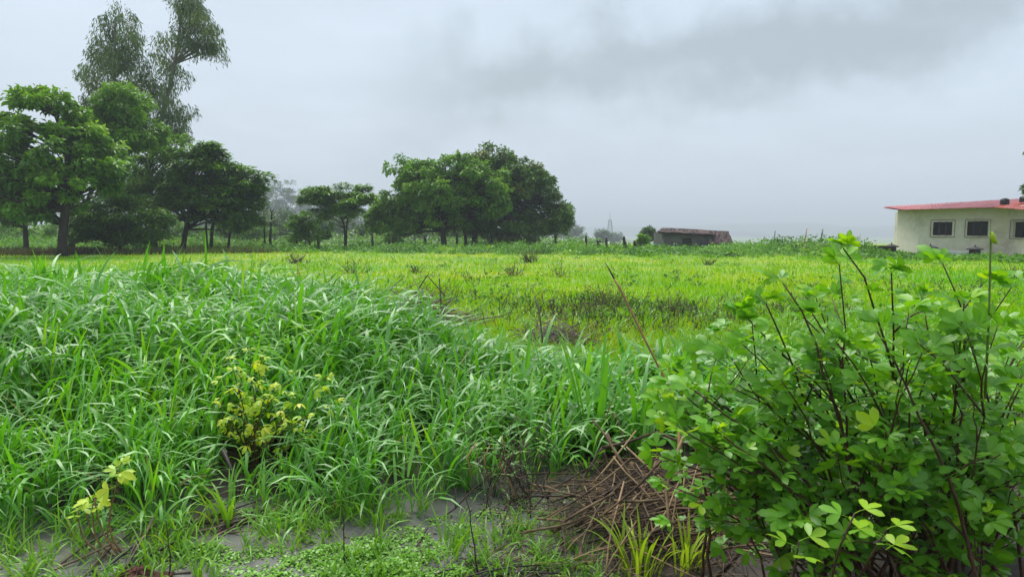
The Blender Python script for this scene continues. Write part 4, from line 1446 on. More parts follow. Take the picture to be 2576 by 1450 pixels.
def grass_clump(name, label, base, n, length, width, mat, spread, th1, seed, tint=(.3, .9), cat='grass clump', wet=None):
    r = np.random.default_rng(seed)
    base = np.array(base, float)
    base[2] = float(gz(base[0], base[1])) - .01
    root = thing(name, base, label, cat)
    for k in range(n):
        mb = MB()
        a = r.uniform(0, 6.28)
        b = base + np.array([math.cos(a), math.sin(a), 0]) * spread * r.random()
        blades(mb, b[None], np.array([a + r.normal(0, .5)]), length * r.uniform(.55, 1.1), width * r.uniform(.7, 1.2), r.uniform(.02, .3), r.uniform(*th1), seg=9, fold=.3,
               tint=r.uniform(*tint), twist=r.normal(0, .5), power=1.6)
        mb.build('blade', MAT[mat], root)


grass_clump('grass_clump', 'stiff upright broad-bladed grass clump taller than the grass around it', G(1492, 1150), 9, .95, .05, 'tall', .06, (.1, .5), 1, (.55, .95))
grass_clump('grass_clump', 'broad-leaved arching grass clump with blue-green drooping blades near the bush', G(1375, 1160), 14, .80, .045, 'tall', .07, (1.5, 2.5), 2, (.15, .45))
grass_clump('grass_clump', 'broad-bladed clump behind the dry stalk heap beside the big bush', G(1600, 1150), 14, .85, .045, 'tall', .12, (.5, 1.8), 3, (.3, .7))
grass_clump('grass_clump', 'lone tall pointed grass shoot standing clear in the grass centre', G(1316, 1040), 4, .85, .04, 'tall', .03, (.05, .5), 4, (.6, .95))
grass_clump('grass_tuft', 'lime green young grass tuft at the bottom edge before the stalk heap', G(1610, 1462), 40, .32, .015, 'lime', .10, (.3, 1.6), 5, (0.0, .8), 'grass tuft')
grass_clump('grass_tuft', 'second lime tuft of thin blades at the bottom, nearer the bush', G(1730, 1468), 24, .26, .015, 'lime', .09, (.4, 1.8), 6, (0, .6), 'grass tuft')
grass_clump('grass_tuft', 'arching green tuft growing out of the dry stalk heap', G(1420, 1320), 12, .34, .016, 'sprout', .10, (1.2, 2.4), 7, (.2, .7), 'grass tuft')
grass_clump('grass_tuft', 'green tuft sprouting from the straw mound in the puddle', G(575, 1310), 26, .36, .016, 'sprout', .10, (.5, 1.9), 8, (.2, 1), 'grass tuft')
grass_clump('grass_tuft', 'single broad upright green blade rising from the stalk heap', G(1402, 1345), 2, .24, .022, 'sprout', .02, (.1, .4), 9, (.5, .8), 'grass tuft')
grass_clump('grass_tuft', 'tall thin tuft in the open water left of the stalk heap', G(1120, 1385), 14, .36, .014, 'sprout', .12, (.4, 2.0), 10, (.2, .8), 'grass tuft')
grass_clump('grass_tuft', 'wide-leaved tuft at the water edge in the middle of the puddle', G(935, 1300), 22, .40, .014, 'sprout', .14, (.6, 2.2), 11, (.2, .7), 'grass tuft')


def build_puddle_plants():
    r = np.random.default_rng(61)
    mb = MB()
    n = 1150
    px, py = r.uniform(-60, 1500, n), r.uniform(1215, 1475, n)
    P = np.array([G(a, b) for a, b in zip(px, py)])
    P[:, 2] = np.maximum(gz(P[:, 0], P[:, 1]), -.03)
    keep = (P[:, 1] < front_edge(P[:, 0]) + .2) & (vnoise(P[:, 0], P[:, 1], 2.2, 31) > r.normal(.05, .45, n))
    for a, b, c_, e in ((265, 1410, 150, 45), (80, 1365, 110, 32), (560, 1330, 110, 40), (1080, 1265, 100, 50), (640, 1400, 110, 22), (900, 1345, 60, 25)):
        keep &= r.random(n) > .85 * np.exp(-((px - a) / c_) ** 2 - ((py - b) / e) ** 2)
    P = P[keep]
    n = len(P)
    k = 7
    i = np.repeat(np.arange(n), k)
    m = n * k
    sz = r.uniform(.06, .24, n) * np.interp(front_edge(P[:, 0]) - P[:, 1], [0, .9], [1.15, .7])
    blades(mb, P[i] + r.normal(0, .018, (m, 3)) * [1, 1, 0], r.uniform(0, 6.28, m), sz[i] * r.uniform(.6, 1.3, m), r.uniform(.005, .013, m), r.uniform(.02, .5, m), r.normal(1.4, .6, m), seg=5,
           fold=.25, tint=np.clip(r.normal(.45, .22, m), 0, 1), twist=r.normal(0, .4, m))
    tag(mb.build('grass_sprouts', MAT['sprout']), 'thin young grass sprouts standing in the puddle', 'grass', None, 'stuff')
    # floating and creeping small round leaves
    n = 60000
    px, py = r.uniform(-40, 1560, n), r.uniform(1235, 1475, n)
    dirs = FW[None] + np.outer((px - CXP) / FPX, [1, 0, 0]) + np.outer(-(py - CYP) / FPX, UP)
    P = CAM + dirs * (-CAM[2] / dirs[:, 2])[:, None]
    x, y = P[:, 0], P[:, 1]
    f = .45 * vnoise(x, y, 2.3, 41) + .45 * vnoise(x, y, 6.0, 42) + .5 * vnoise(x, y, 17.0, 43)
    for a, b, c_, e, s in ((960, 1440, 170, 45, 1.1), (560, 1390, 200, 28, .7), (700, 1300, 90, 18, .5), (1060, 1370, 90, 30, .6), (230, 1330, 130, 25, .35), (430, 1310, 130, 16, .6), (120, 1250, 150, 20, .5)):
        f += s * np.exp(-((px - a) / c_) ** 2 - ((py - b) / e) ** 2)
    for a, b, c_, e, s in ((1080, 1260, 110, 40, 1.2), (120, 1370, 150, 30, .8), (900, 1335, 70, 20, .7), (620, 1350, 140, 16, .6), (420, 1440, 120, 20, .5)):
        f -= s * np.exp(-((px - a) / c_) ** 2 - ((py - b) / e) ** 2)
    keep = (f > r.normal(.46, .30, n)) & (y < front_edge(x) + .5)
    P = P[keep]
    x, y, f = P[:, 0], P[:, 1], f[keep]
    n = len(P)
    P[:, 2] = np.maximum(gz(x, y), 0) + .003 + r.random(n) * .035 * np.clip(f, 0, 1.2) ** 2
    mb = MB()
    a = r.uniform(0, 6.28, n)
    rad = r.uniform(.004, .0095, n)
    tilt = r.normal(0, .35, (n, 2))
    ang = np.arange(6) * math.pi / 3
    off = np.stack([np.cos(a[:, None] + ang), np.sin(a[:, None] + ang) * .85], -1) * rad[:, None, None]
    V = P[:, None] + np.concatenate([off, (off * tilt[:, None]).sum(-1, keepdims=True)], -1)
    idx = np.arange(n * 6).reshape(n, 6)
    q = np.concatenate([idx[:, [0, 1, 2, 3]], idx[:, [0, 3, 4, 5]]])
    mb.add(V.reshape(-1, 3), q, tint=np.repeat(np.clip(r.normal(.45, .25, n), 0, 1), 6))
    print('DUCK', n)
    tag(mb.build('floating_weed', MAT['duck']), 'mats of tiny round green leaves creeping over the puddle', 'water weed', None, 'stuff')


build_puddle_plants()


# ------------------------------------------------------------------ heaps of dry stalks
def stalk_heap(label, cx, cy, rx, ry, hgt, n_big, n_small, seed, mat='straw', rad=.008, long=.8, flat_dir=0.0, name='stalk_heap', hump=1.0, canes=(), wild=.13):
    """cx,cy centre on the ground in metres"""
    r = np.random.default_rng(seed)
    g = np.array([cx, cy, float(gz(cx, cy))])
    root = thing(name, g, label, 'stalk heap')
    def make(n, l, rd, wild):
        u = r.normal(0, .45, (n, 2))
        c = g + np.concatenate([u * [rx, ry], np.zeros((n, 1))], 1)
        q = np.exp(-(u ** 2).sum(1) * hump)
        az = flat_dir + r.normal(0, .75, n) + np.where(r.random(n) < .25, math.pi / 2, 0)
        el = np.abs(r.normal(0, wild, n))
        D = np.stack([np.cos(az) * np.cos(el), np.sin(az) * np.cos(el), np.sin(el)], -1)
        ln = l * r.uniform(.45, 1.2, n)
        z = g[2] + .015 + hgt * q * r.random(n) ** .8 + .5 * ln * np.sin(el)
        c[:, 2] = z
        a, b = c - D * ln[:, None] / 2, c + D * ln[:, None] / 2
        a[:, 2] = np.maximum(a[:, 2], gz(a[:, 0], a[:, 1]) + .004)
        b[:, 2] = np.maximum(b[:, 2], gz(b[:, 0], b[:, 1]) + .004)
        bow = r.normal(0, .05, (n, 3)) * ln[:, None]
        bow[:, 2] = np.abs(bow[:, 2]) * .4
        return curve(a, b, 5, bow, .004, r), rd * r.uniform(.45, 1.25, n)
    P, rd = make(n_big, long, rad, wild)
    tt = np.clip(r.normal(.38, .33, n_big), 0, 1)
    for k in range(n_big):
        mb = MB()
        tubes(mb, P[k], rd[k] * np.array([1.05, 1, 1, .95, .8])[None], 5, tint=tt[k])
        mb.build('stalk', MAT[mat], root)
    for pts, rr_, ti in canes:
        mb = MB()
        tubes(mb, np.array(pts), rr_ * np.linspace(1.1, .75, len(pts))[None], 6, tint=ti)
        mb.build('bent_cane', MAT[mat if ti < .9 else 'cane'], root)
    if name == 'stalk_heap' and n_big > 150:
        P, rd = make(34, long * .9, rad * 1.5, .38)
        for k in range(34):
            mb = MB()
            tubes(mb, P[k], rd[k] * np.array([1.05, 1, 1, .95, .8])[None], 5, tint=r.uniform(.1, .9))
            mb.build('stalk', MAT[mat], root)
    P, rd = make(n_small, long * .6, rad * .45, wild)
    mb = MB()
    tubes(mb, P, rd[:, None] * np.linspace(1, .7, 5)[None], 3, tint=np.clip(r.normal(.2, .28, n_small), 0, 1), cap=False)
    mb.build('litter', MAT[mat], root)['kind'] = 'stuff'
    return root


gh = G(1560, 1310)
canes = []
def CN(*pts):
    return [W(px, py, d) for px, py, d in pts]
canes += [(CN((1330, 1420, 3.45), (1400, 1310, 3.8), (1515, 1125, 4.0)), .012, .35), (CN((1515, 1125, 4.0), (1585, 1110, 4.05), (1650, 1085, 4.1)), .011, .3),
          (CN((1650, 1085, 4.1), (1760, 1130, 4.05), (1850, 1190, 4.0)), .010, .3), (CN((1525, 1088, 4.2), (1570, 1180, 4.1), (1610, 1260, 4.05)), .013, .5),
          (CN((1712, 1040, 3.9), (1706, 1170, 3.9), (1685, 1330, 3.6)), .011, .95), (CN((1690, 1330, 3.6), (1640, 1400, 3.4), (1610, 1450, 3.2)), .012, .55),
          (CN((1590, 1160, 4.0), (1586, 1230, 3.95), (1575, 1330, 3.75)), .014, .6), (CN((1655, 1150, 4.0), (1620, 1240, 3.9), (1585, 1340, 3.7)), .012, .5),
          (CN((1405, 1200, 4.2), (1340, 1260, 4.1), (1300, 1300, 3.9)), .012, .3), (CN((1405, 1200, 4.2), (1420, 1260, 4.1), (1450, 1330, 3.8)), .013, .35),
          (CN((1360, 1240, 4.1), (1500, 1300, 3.9), (1600, 1360, 3.7)), .011, .75), (CN((1470, 1245, 4.1), (1540, 1330, 3.8), (1590, 1400, 3.5)), .012, .3),
          (CN((1515, 1125, 4.0), (1540, 1220, 4.0), (1560, 1290, 3.85)), .013, .3), (CN((1300, 1290, 4.0), (1420, 1260, 4.0), (1480, 1215, 4.0)), .010, .45),
          (CN((1810, 1180, 3.8), (1740, 1290, 3.6), (1690, 1340, 3.5)), .010, .45), (CN((1545, 1040, 4.4), (1570, 1100, 4.3), (1600, 1200, 4.1)), .010, .4)]
stalk_heap('big heap of broken wet brown canes and straw, lower centre beside the bush', gh[0] + .26, gh[1] - .08, .66, .60, .075, 235, 1900, 71, 'straw', .0050, .60, .1, canes=canes)
g1 = G(1290, 1425)
stalk_heap('thin scatter of wet straw and roots left of the big heap, at the bottom edge', g1[0], g1[1], .55, .30, .06, 60, 700, 72, 'straw_dark', .005, .45, .15)
g1 = G(560, 1325)
stalk_heap('small mound of wet straw in the puddle under a green tuft', g1[0], g1[1], .24, .12, .05, 46, 120, 73, 'straw_dark', .0065, .42, .35,
           canes=[(CN((620, 1295, 3.65), (540, 1325, 3.55), (445, 1362, 3.45)), .008, .4), (CN((498, 1235, 3.75), (478, 1285, 3.65), (456, 1332, 3.55)), .012, .05),
                  (CN((480, 1240, 3.75), (540, 1265, 3.75), (590, 1300, 3.7)), .010, .35), (CN((560, 1130, 3.9), (600, 1220, 3.85), (595, 1300, 3.7)), .014, .05)])
g1 = G(270, 1425)
stalk_heap('flat raft of dark wet reeds beneath the yellow seedling', g1[0], g1[1], .30, .10, .035, 60, 120, 74, 'straw_dark', .0075, .55, .45,
           canes=[(CN((370, 1350, 3.3), (300, 1395, 3.2), (130, 1450, 3.0)), .008, .6)])
g1 = G(1050, 800)
stalk_heap('dark heap of fallen stalks beyond the grass, the wider of two far heaps', g1[0], g1[1] - 1.6, 1.25, .9, .42, 110, 700, 75, 'straw_dark', .009, .9, .1, wild=.3,
           canes=[(CN((1010, 790, 10.5), (1050, 730, 10.4), (1075, 692, 10.3)), .012, .3), (CN((1120, 745, 10.3), (1090, 710, 10.3), (1075, 692, 10.3)), .010, .2), (CN((985, 730, 10.6), (1010, 745, 10.5), (1040, 765, 10.4)), .009, .4),
                  (CN((1105, 700, 10.4), (1108, 740, 10.4), (1110, 790, 10.2)), .013, .45)])
g1 = G(1385, 870)
stalk_heap('dark collapsed stalk heap left of the long cane, narrower of two far heaps', g1[0], g1[1] - .6, .62, .75, .24, 120, 700, 76, 'straw_dark', .0065, .6, .9, wild=.3,
           canes=[(CN((1345, 745, 8.2), (1358, 790, 8.1), (1365, 860, 7.9)), .010, .1)])

# the long cane
a, b = W(1522, 660, 3.6), W(1690, 985, 3.45)
c2 = W(1760, 1150, 3.4)
root = thing('cane', (c2[0], c2[1], 0), 'long tan cane leaning left across the middle of the picture', 'cane')
m = MB()
pts = np.array([[c2[0] + .09, c2[1], .01], c2, b, W(1630, 870, 3.5), W(1575, 755, 3.55), W(1545, 700, 3.58)])
t = np.linspace(0, 5, 14)
pp = np.stack([np.interp(t, np.arange(6), pts[:, j]) for j in range(3)], -1)
tubes(m, pp, (np.linspace(.0078, .0052, 14) + .0010 * (np.arange(14) % 3 == 0))[None], 7, tint=.6)
m.build('shaft', MAT['cane'], root)
m = MB(); tubes(m, np.array([W(1545, 700, 3.58), W(1534, 680, 3.59), a]), np.array([[.0056, .0042, .0014]]), 6, tint=.1); m.build('tip', MAT['straw'], root)


# ------------------------------------------------------------------ leafy shrubs
def leaf_shape(r, length, spread, droop, tint, ratio=.56, pet=.6):
    """a leaf of three rounded leaflets on a short stalk, growing along +Y with its face to +Z"""
    mb = MB()
    pl = length * pet
    tubes(mb, np.array([[0, 0, 0], [0, pl * .5, pl * .06], [0, pl, 0]]), length * .016, 3, tint=min(1, tint + .2), cap=False)
    for k, ang in enumerate((0.0, spread, -spread)):
        ln = length * (1.0 if k == 0 else .86) * r.uniform(.9, 1.08)
        n = 4
        t = np.array([0, .2, .5, .8, 1.0])
        w = ln * ratio * np.interp(t, [0, .12, .35, .6, .8, .93, 1], [.06, .34, .78, 1.0, .86, .50, .08]) / 2
        cur = droop * r.uniform(.6, 1.3)
        y = ln * t
        z = -cur * ln * t ** 2 + .02 * ln
        cup = .22 * r.uniform(.3, 1.3)
        tw = r.normal(0, .18)
        V = []
        for j in range(n + 1):
            V += [(-w[j], y[j], z[j] + cup * w[j] + tw * -w[j]), (0, y[j], z[j]), (w[j], y[j], z[j] + cup * w[j] + tw * w[j])]
        V = np.array(V)
        ca, sa = math.cos(ang), math.sin(ang)
        V[:, :2] = V[:, :2] @ np.array([[ca, sa], [-sa, ca]])
        V[:, 1] += pl
        i = np.arange((n + 1) * 3).reshape(n + 1, 3)
        q = np.stack([i[:-1, :-1], i[:-1, 1:], i[1:, 1:], i[1:, :-1]], -1).reshape(-1, 4)
        mb.add(V, q, tint=np.clip(tint + r.normal(0, .04) + np.tile([-.03, .10, -.03], n + 1), 0, 1))
    return mb


def frame(D, nrm):
    Y = Vector([float(c) for c in D]).normalized()
    X = Y.cross(Vector([float(c) for c in nrm])).normalized()
    Z = X.cross(Y)
    return Matrix((X, Y, Z)).transposed()


def place_leaves(root, leaves, shapes, mat, limit=300, name='leaf'):
    """leaves: list of (pos, dir, normal, scale, shape index); the largest in view become parts, the rest one mass"""
    pos = np.array([l[0] for l in leaves])
    px, py, zc = to_px(pos)
    score = np.where((px > -20) & (px < 2596) & (py < 1470) & (py > 0), np.array([l[3] for l in leaves]) / np.maximum(zc, .2), -1)
    order = np.argsort(-score)
    top = set(order[:limit].tolist())
    meshes = [s.mesh(name, MAT[mat]) for s in shapes]
    arrs = [(np.concatenate(s.v), np.concatenate(s.q), np.concatenate(s.tint), np.concatenate(s.t) if s.t else None) for s in shapes]
    rest = MB()
    off = Vector(root['_w'])
    for i, (p, D, nn, sc, si) in enumerate(leaves):
        Rm = frame(D, nn)
        if i in top:
            o = bpy.data.objects.new(name, meshes[si])
            C.objects.link(o)
            o.parent = root
            o.matrix_local = Matrix.Translation(Vector([float(c) for c in p]) - off) @ (Rm * sc).to_4x4()
        else:
            V, q, ti, tr = arrs[si]
            rest.add(V @ (np.array(Rm).T * sc) + p, q, tr, tint=ti)
    if rest.n:
        o = rest.build('foliage', MAT[mat], root)
        o['kind'] = 'stuff'


def big_bush():
    r = np.random.default_rng(81)
    base = np.array([1.60, 2.50, 0.0])
    base[2] = float(gz(base[0], base[1]))
    root = thing('leafy_bush', base, 'large wet bush with three-part rounded leaves filling the lower right', 'bush')
    shapes = [leaf_shape(r, .062 * r.uniform(.82, 1.15), r.uniform(.75, 1.15), r.uniform(.05, .45), t_, r.uniform(.46, .58)) for t_ in (.1, .25, .38, .5, .3, .62, .8, .2, .45, .95)]
    shapes += [leaf_shape(r, .07, .9, .2, t_) for t_ in (1.0,)]
    leaves = []
    wood = MB()
    outline = lambda px: np.interp(px, [1620, 1700, 1780, 1850, 1930, 2010, 2080, 2120, 2170, 2230, 2300, 2400, 2480, 2560, 2800], [960, 890, 850, 770, 730, 665, 640, 590, 640, 690, 640, 690, 640, 700, 720])
    stems = []
    named = [(2130, 585, 2.15), (2110, 640, 2.2), (1990, 680, 2.3), (1930, 740, 2.35), (1860, 760, 2.4), (2240, 665, 2.2), (2370, 640, 2.25), (2480, 690, 2.2), (2560, 700, 2.2), (2420, 740, 2.1),
             (1690, 900, 2.35), (1660, 985, 2.3), (1720, 1010, 2.2), (1650, 1110, 2.25), (1760, 960, 2.1), (2300, 720, 2.5), (2050, 760, 2.3), (2200, 800, 2.1), (2330, 850, 1.95), (2500, 800, 1.95)]
    lefts = [(1700, 930, 2.4), (1745, 985, 2.3), (1680, 1060, 2.35), (1760, 1065, 2.2), (1820, 1000, 2.45), (1840, 900, 2.5), (1795, 1130, 2.25), (1720, 1150, 2.3), (1860, 1180, 2.1), (1900, 1050, 2.3), (1780, 890, 2.6), (1900, 880, 2.6), (1960, 960, 2.2), (1830, 1260, 2.2)]
    for q in named:
        stems.append(W(q[0], q[1] + 28, q[2]))
    stems += [W(*q) for q in lefts]
    while len(stems) < 100:
        px = r.uniform(1660, 2860)
        top = outline(px)
        py = r.uniform(top + 95, 1330)
        d = r.uniform(1.95, 3.25)
        p = W(px, py, d)
        if p[2] < .35 or p[2] > 1.72:
            continue
        stems.append(p)
    stems = np.array(stems)
    n = len(stems)
    b0 = base + np.concatenate([r.normal(0, .20, (n, 2)), np.zeros((n, 1))], 1)
    b0[:, :2] += (stems - base)[:, :2] * .22
    b0[:, 2] = gz(b0[:, 0], b0[:, 1]) - .02
    bow = (stems - b0) * [.0, .0, 0] + np.stack([-(stems - b0)[:, 0] * .10, -(stems - b0)[:, 1] * .10, np.full(n, .04)], -1)
    P = curve(b0, stems, 12, bow, .007, r)
    rs = .0062 * r.uniform(.7, 1.25, n)
    for i in range(n):
        mb = MB()
        tubes(mb, P[i], rs[i] * np.linspace(1.15, .36, 12)[None], 5, tint=.4)
        mb.build('stem', MAT['stem'], root)
    ends, starts = [], []

    def leafy(Q, f0, count, young):
        """leaves along a shoot Q"""
        nonlocal leaves
        k = len(Q)
        ang = r.uniform(0, 6.28)
        ax = unit(Q[-1] - Q[-3])
        for c in range(count):
            t = f0 + (1 - f0) * (c + r.uniform(-.25, .25) + .5) / count
            t = min(max(t, 0), 1) * (k - 1)
            i0 = min(int(t), k - 2)
            p = Q[i0] * (1 - (t - i0)) + Q[i0 + 1] * (t - i0)
            ang += 2.4 + r.normal(0, .4)
            side = np.array([math.cos(ang), math.sin(ang), 0])
            D = unit(side + ax * .45 + [0, 0, r.normal(.12, .22)])
            nn = unit(np.array([0, 0, 1.0]) + r.normal(0, .38, 3) + np.array([0, -.22, 0]))
            frac = (c + 1) / count
            pool = [5, 6, 3, 9, 8, 2] if (frac > .8 and young) else ([0, 1, 2, 3, 4, 7, 8, 5] if r.random() < .97 else [10])
            sc = r.uniform(.55, 1.25) * (.78 if frac > .85 else 1.0)
            leaves.append((p, D, nn, sc, int(r.choice(pool))))
        # terminal tuft
        if young:
            for c in range(5):
                a2 = r.uniform(0, 6.28)
                D = unit(ax * .8 + np.array([math.cos(a2), math.sin(a2), 0]) * .75)
                leaves.append((Q[-1], D, unit(np.array([0, -.5, 1.0]) + r.normal(0, .4, 3)), r.uniform(.65, 1.1), int(r.choice([5, 6, 3, 3, 8, 2]))))

    for i in range(n):
        leafy(P[i], .45 if i < 20 else .34, 13, True)
        for _ in range(r.integers(2, 5)):
            j = r.integers(3, 10)
            st = P[i, j]
            dr = unit(unit(P[i, -1] - P[i, 0]) + r.normal(0, .6, 3) * [1, 1, .5])
            en = st + dr * r.uniform(.14, .34)
            q = to_px(en)
            if q[1] < outline(q[0]) + (30 if i < 20 else 60):
                continue
            Q = curve(st, en, 6, (0, 0, .015), .004, r)[0]
            tubes(wood, Q, .0038 * np.linspace(1, .5, 6)[None], 4, tint=.5)
            leafy(Q, .2, r.integers(4, 8), r.random() < .7)
    # the low bright sprig in front
    for (pts, cnt) in (((W(2080, 1500, 1.75), W(2110, 1380, 1.72), W(2150, 1290, 1.7)), 4), ((W(2150, 1470, 1.8), W(2190, 1400, 1.75), W(2230, 1330, 1.7)), 4), ((W(1990, 1480, 1.85), W(2000, 1420, 1.82), W(2010, 1360, 1.8)), 3)):
        Q = np.array(pts)
        tubes(wood, Q, .004 * np.linspace(1, .6, 3)[None], 5, tint=.8)
        for c in range(cnt):
            a2 = c * 2.2 + r.uniform(0, .5)
            leaves.append((Q[-1] - [0, 0, .02 * c], unit([math.cos(a2), math.sin(a2), .25]), unit(np.array([0, -.35, 1]) + r.normal(0, .2, 3)), r.uniform(.95, 1.15), int(r.choice([6, 9, 5]))))
    wood.build('twigs', MAT['stem'], root)['kind'] = 'stuff'
    place_leaves(root, leaves, shapes, 'bush')
    # seed stalk with a hanging green pod
    m = MB()
    p0, p1, p2 = W(2478, 1000, 2.0), W(2488, 780, 1.95), W(2492, 610, 1.93)
    tubes(m, np.array([p0, p1, p2, W(2490, 575, 1.93)]), np.array([[.004, .0032, .0028, .0018]]), 5)
    m.build('seed_stalk', MAT['stem_green'], root)
    m = MB()
    q = np.array([W(2494, 583, 1.93), W(2496, 592, 1.93), W(2498, 602, 1.93), W(2504, 609, 1.93), W(2509, 612, 1.93)])
    tubes(m, q, np.array([[.003, .008, .0085, .006, .0012]]), 8, tint=.4)
    m.build('seed_pod', MAT['yleaf'], root)
    print('BUSH leaves', len(leaves))


big_bush()


def yellow_shrub():
    r = np.random.default_rng(91)
    g = G(630, 1200); g[2] = float(gz(g[0], g[1]))
    d = g[1]
    root = thing('yellow_shrub', g, 'yellow-leaved shrub with dark bare stems standing in the tall grass', 'shrub')
    tops = [(575, 905), (560, 960), (545, 1010), (600, 930), (632, 885), (655, 900), (640, 960), (690, 975), (665, 1000), (745, 935), (740, 1000), (820, 945), (845, 1010), (860, 1055), (770, 1050), (705, 1060), (570, 1060), (620, 1040), (800, 1080), (650, 1090)]
    n = len(tops)
    T = np.array([W(px, py, d + r.normal(-.05, .16)) for px, py in tops])
    b = np.repeat(g[None], n, 0) + r.normal(0, .05, (n, 3)) * [1, 1, 0]
    P = curve(b, T, 10, np.stack([(T - b)[:, 0] * -.10, np.zeros(n), np.full(n, .02)], -1), .007, r)
    wood = MB()
    for i in range(n):
        tubes(mb := MB(), P[i], .0048 * np.linspace(1.1, .4, 10)[None], 5, tint=.2)
        mb.build('stem', MAT['stem'], root)
    shapes = [leaf_shape(r, .050 * r.uniform(.85, 1.2), r.uniform(.7, 1.1), r.uniform(.4, 1.0), t_, .46, .7) for t_ in (.1, .3, .45, .6, .2, .75, .4)]
    leaves = []
    for i in range(n):
        for c in range(6):
            t = r.uniform(.55, 1.0) * 9
            i0 = min(int(t), 8)
            p = P[i, i0] * (1 - (t - i0)) + P[i, i0 + 1] * (t - i0)
            a = r.uniform(0, 6.28)
            tw = r.uniform(.0, .05)
            D = unit([math.cos(a), math.sin(a), r.normal(.0, .4)])
            leaves.append((p + D * tw * .3, D, unit(np.array([0, -.4, 1]) + r.normal(0, .45, 3)), r.uniform(.7, 1.2), int(r.integers(0, 7))))
        for c in range(2):
            a = r.uniform(0, 6.28)
            leaves.append((P[i, -1], unit([math.cos(a), math.sin(a), .5]), unit(np.array([0, -.5, 1]) + r.normal(0, .3, 3)), r.uniform(.6, 1.0), int(r.integers(0, 4))))
    # dead twigs low down
    for _ in range(12):
        a = r.uniform(0, 6.28)
        e = g + [math.cos(a) * r.uniform(.1, .35), math.sin(a) * .2, r.uniform(.1, .5)]
        tubes(wood, curve(g + r.normal(0, .04, 3) * [1, 1, 0], e, 5, (0, 0, 0), .012, r), .0022 * np.linspace(1, .5, 5)[None], 4, tint=.1)
    wood.build('twigs', MAT['stem'], root)['kind'] = 'stuff'
    place_leaves(root, leaves, shapes, 'yleaf')


yellow_shrub()


def yellow_seedling():
    r = np.random.default_rng(95)
    g = G(290, 1398); g[2] = 0.0
    d = g[1]
    root = thing('yellow_seedling', g, 'small yellow seedling with curved bare stems, bottom left in the puddle', 'seedling')
    paths = [[(282, 1405), (220, 1370), (200, 1330), (196, 1280)], [(290, 1400), (240, 1360), (234, 1310), (232, 1265)], [(300, 1398), (262, 1350), (243, 1290), (238, 1250)],
             [(312, 1398), (270, 1340), (276, 1280), (292, 1230), (303, 1165)], [(318, 1395), (275, 1370), (268, 1330), (280, 1300)]]
    wood = MB()
    ends = []
    for pts in paths:
        Q = np.array([W(px, py, d + .02 * k) for k, (px, py) in enumerate(pts)])
        t = np.linspace(0, len(pts) - 1, 10)
        Q = np.stack([np.interp(t, np.arange(len(pts)), Q[:, j]) for j in range(3)], -1)
        for _ in range(2):
            Q[1:-1] = (Q[:-2] + 2 * Q[1:-1] + Q[2:]) / 4
        tubes(mb := MB(), Q, .005 * np.linspace(1.1, .55, 10)[None], 6, tint=.5)
        mb.build('stem', MAT['shoot'], root)
        ends.append(Q)
    shapes = [leaf_shape(r, .065 * r.uniform(.9, 1.1), r.uniform(.8, 1.1), r.uniform(.1, .45), t_, .48, .45) for t_ in (.15, .3, .45, .6)]
    leaves = []
    def L_(p, az, el, sc, si):
        leaves.append((p, unit([math.cos(az), math.sin(az), el]), unit(np.array([0, -.45, 1]) + r.normal(0, .2, 3)), sc, si))
    for k in (0, 1, 2):
        for c in range(3):
            L_(ends[k][-1] - [0, 0, .015 * c], 2.1 * c + k * .8 + r.uniform(0, .5), r.uniform(.0, .6), r.uniform(.7, 1.0), int(r.integers(0, 3)))
    tip = ends[3][-1]
    for c in range(5):
        L_(tip - [0, 0, .012 * c], 1.3 * c, .9 - .2 * c, r.uniform(.6, .9), int(r.integers(0, 2)))
    mid = ends[3][7]
    L_(mid, 3.3, -.4, 1.25, 3); L_(mid + [0, 0, .07], -.3, .0, 1.1, 2); L_(mid + [0, 0, .05], .3, -.2, 1.0, 1)
    place_leaves(root, leaves, shapes, 'yleaf')


yellow_seedling()


def black_bush():
    r = np.random.default_rng(97)
    g = G(1290, 1270); g[2] = float(gz(g[0], g[1]))
    d = g[1]
    root = thing('dead_bush', g, 'black curly-twigged dead bush at the puddle edge, above the straw scatter', 'dead bush')
    mb, tw = MB(), MB()
    n = 26
    tops = np.array([W(r.uniform(1150, 1410), r.uniform(1040, 1230), d + r.normal(.1, .25)) for _ in range(n)])
    P = curve(np.repeat(g[None], n, 0) + r.normal(0, .17, (n, 3)) * [1.2, 1, 0], tops, 9, np.stack([(tops - g)[:, 0] * -.15, 0 * tops[:, 0], 0 * tops[:, 0]], -1), .016, r)
    tubes(mb, P, .0046 * np.linspace(1.2, .35, 9)[None], 5, tint=r.uniform(0, 1, n))
    i = np.repeat(np.arange(n), 9)
    j = r.integers(2, 9, n * 9)
    b = P[i, j]
    e = b + r.normal(0, .085, (n * 9, 3)) + [0, 0, .03]
    tubes(tw, curve(b, e, 5, r.normal(0, .02, (n * 9, 3)), .008, r), .0021 * np.linspace(1, .6, 5)[None], 4, tint=r.uniform(0, .8, n * 9))
    mb.build('stems', MAT['dead'], root)['kind'] = 'stuff'
    tw.build('twigs', MAT['dead'], root)['kind'] = 'stuff'
    m = MB()
    for (a_, b_, c_) in (((1190, 1200), (1175, 1150), (1200, 1110)), ((1255, 1180), (1270, 1130), (1262, 1095)), ((1225, 1190), (1218, 1150), (1232, 1120)), ((1300, 1250), (1275, 1200), (1258, 1160))):
        tubes(m, np.array([W(*a_, d - .1), W(*b_, d - .1), W(*c_, d - .08)]), .005 * np.array([[1, .9, .6]]), 5, tint=.7)
    m.build('pale_twigs', MAT['cane'], root)['kind'] = 'stuff'


black_bush()

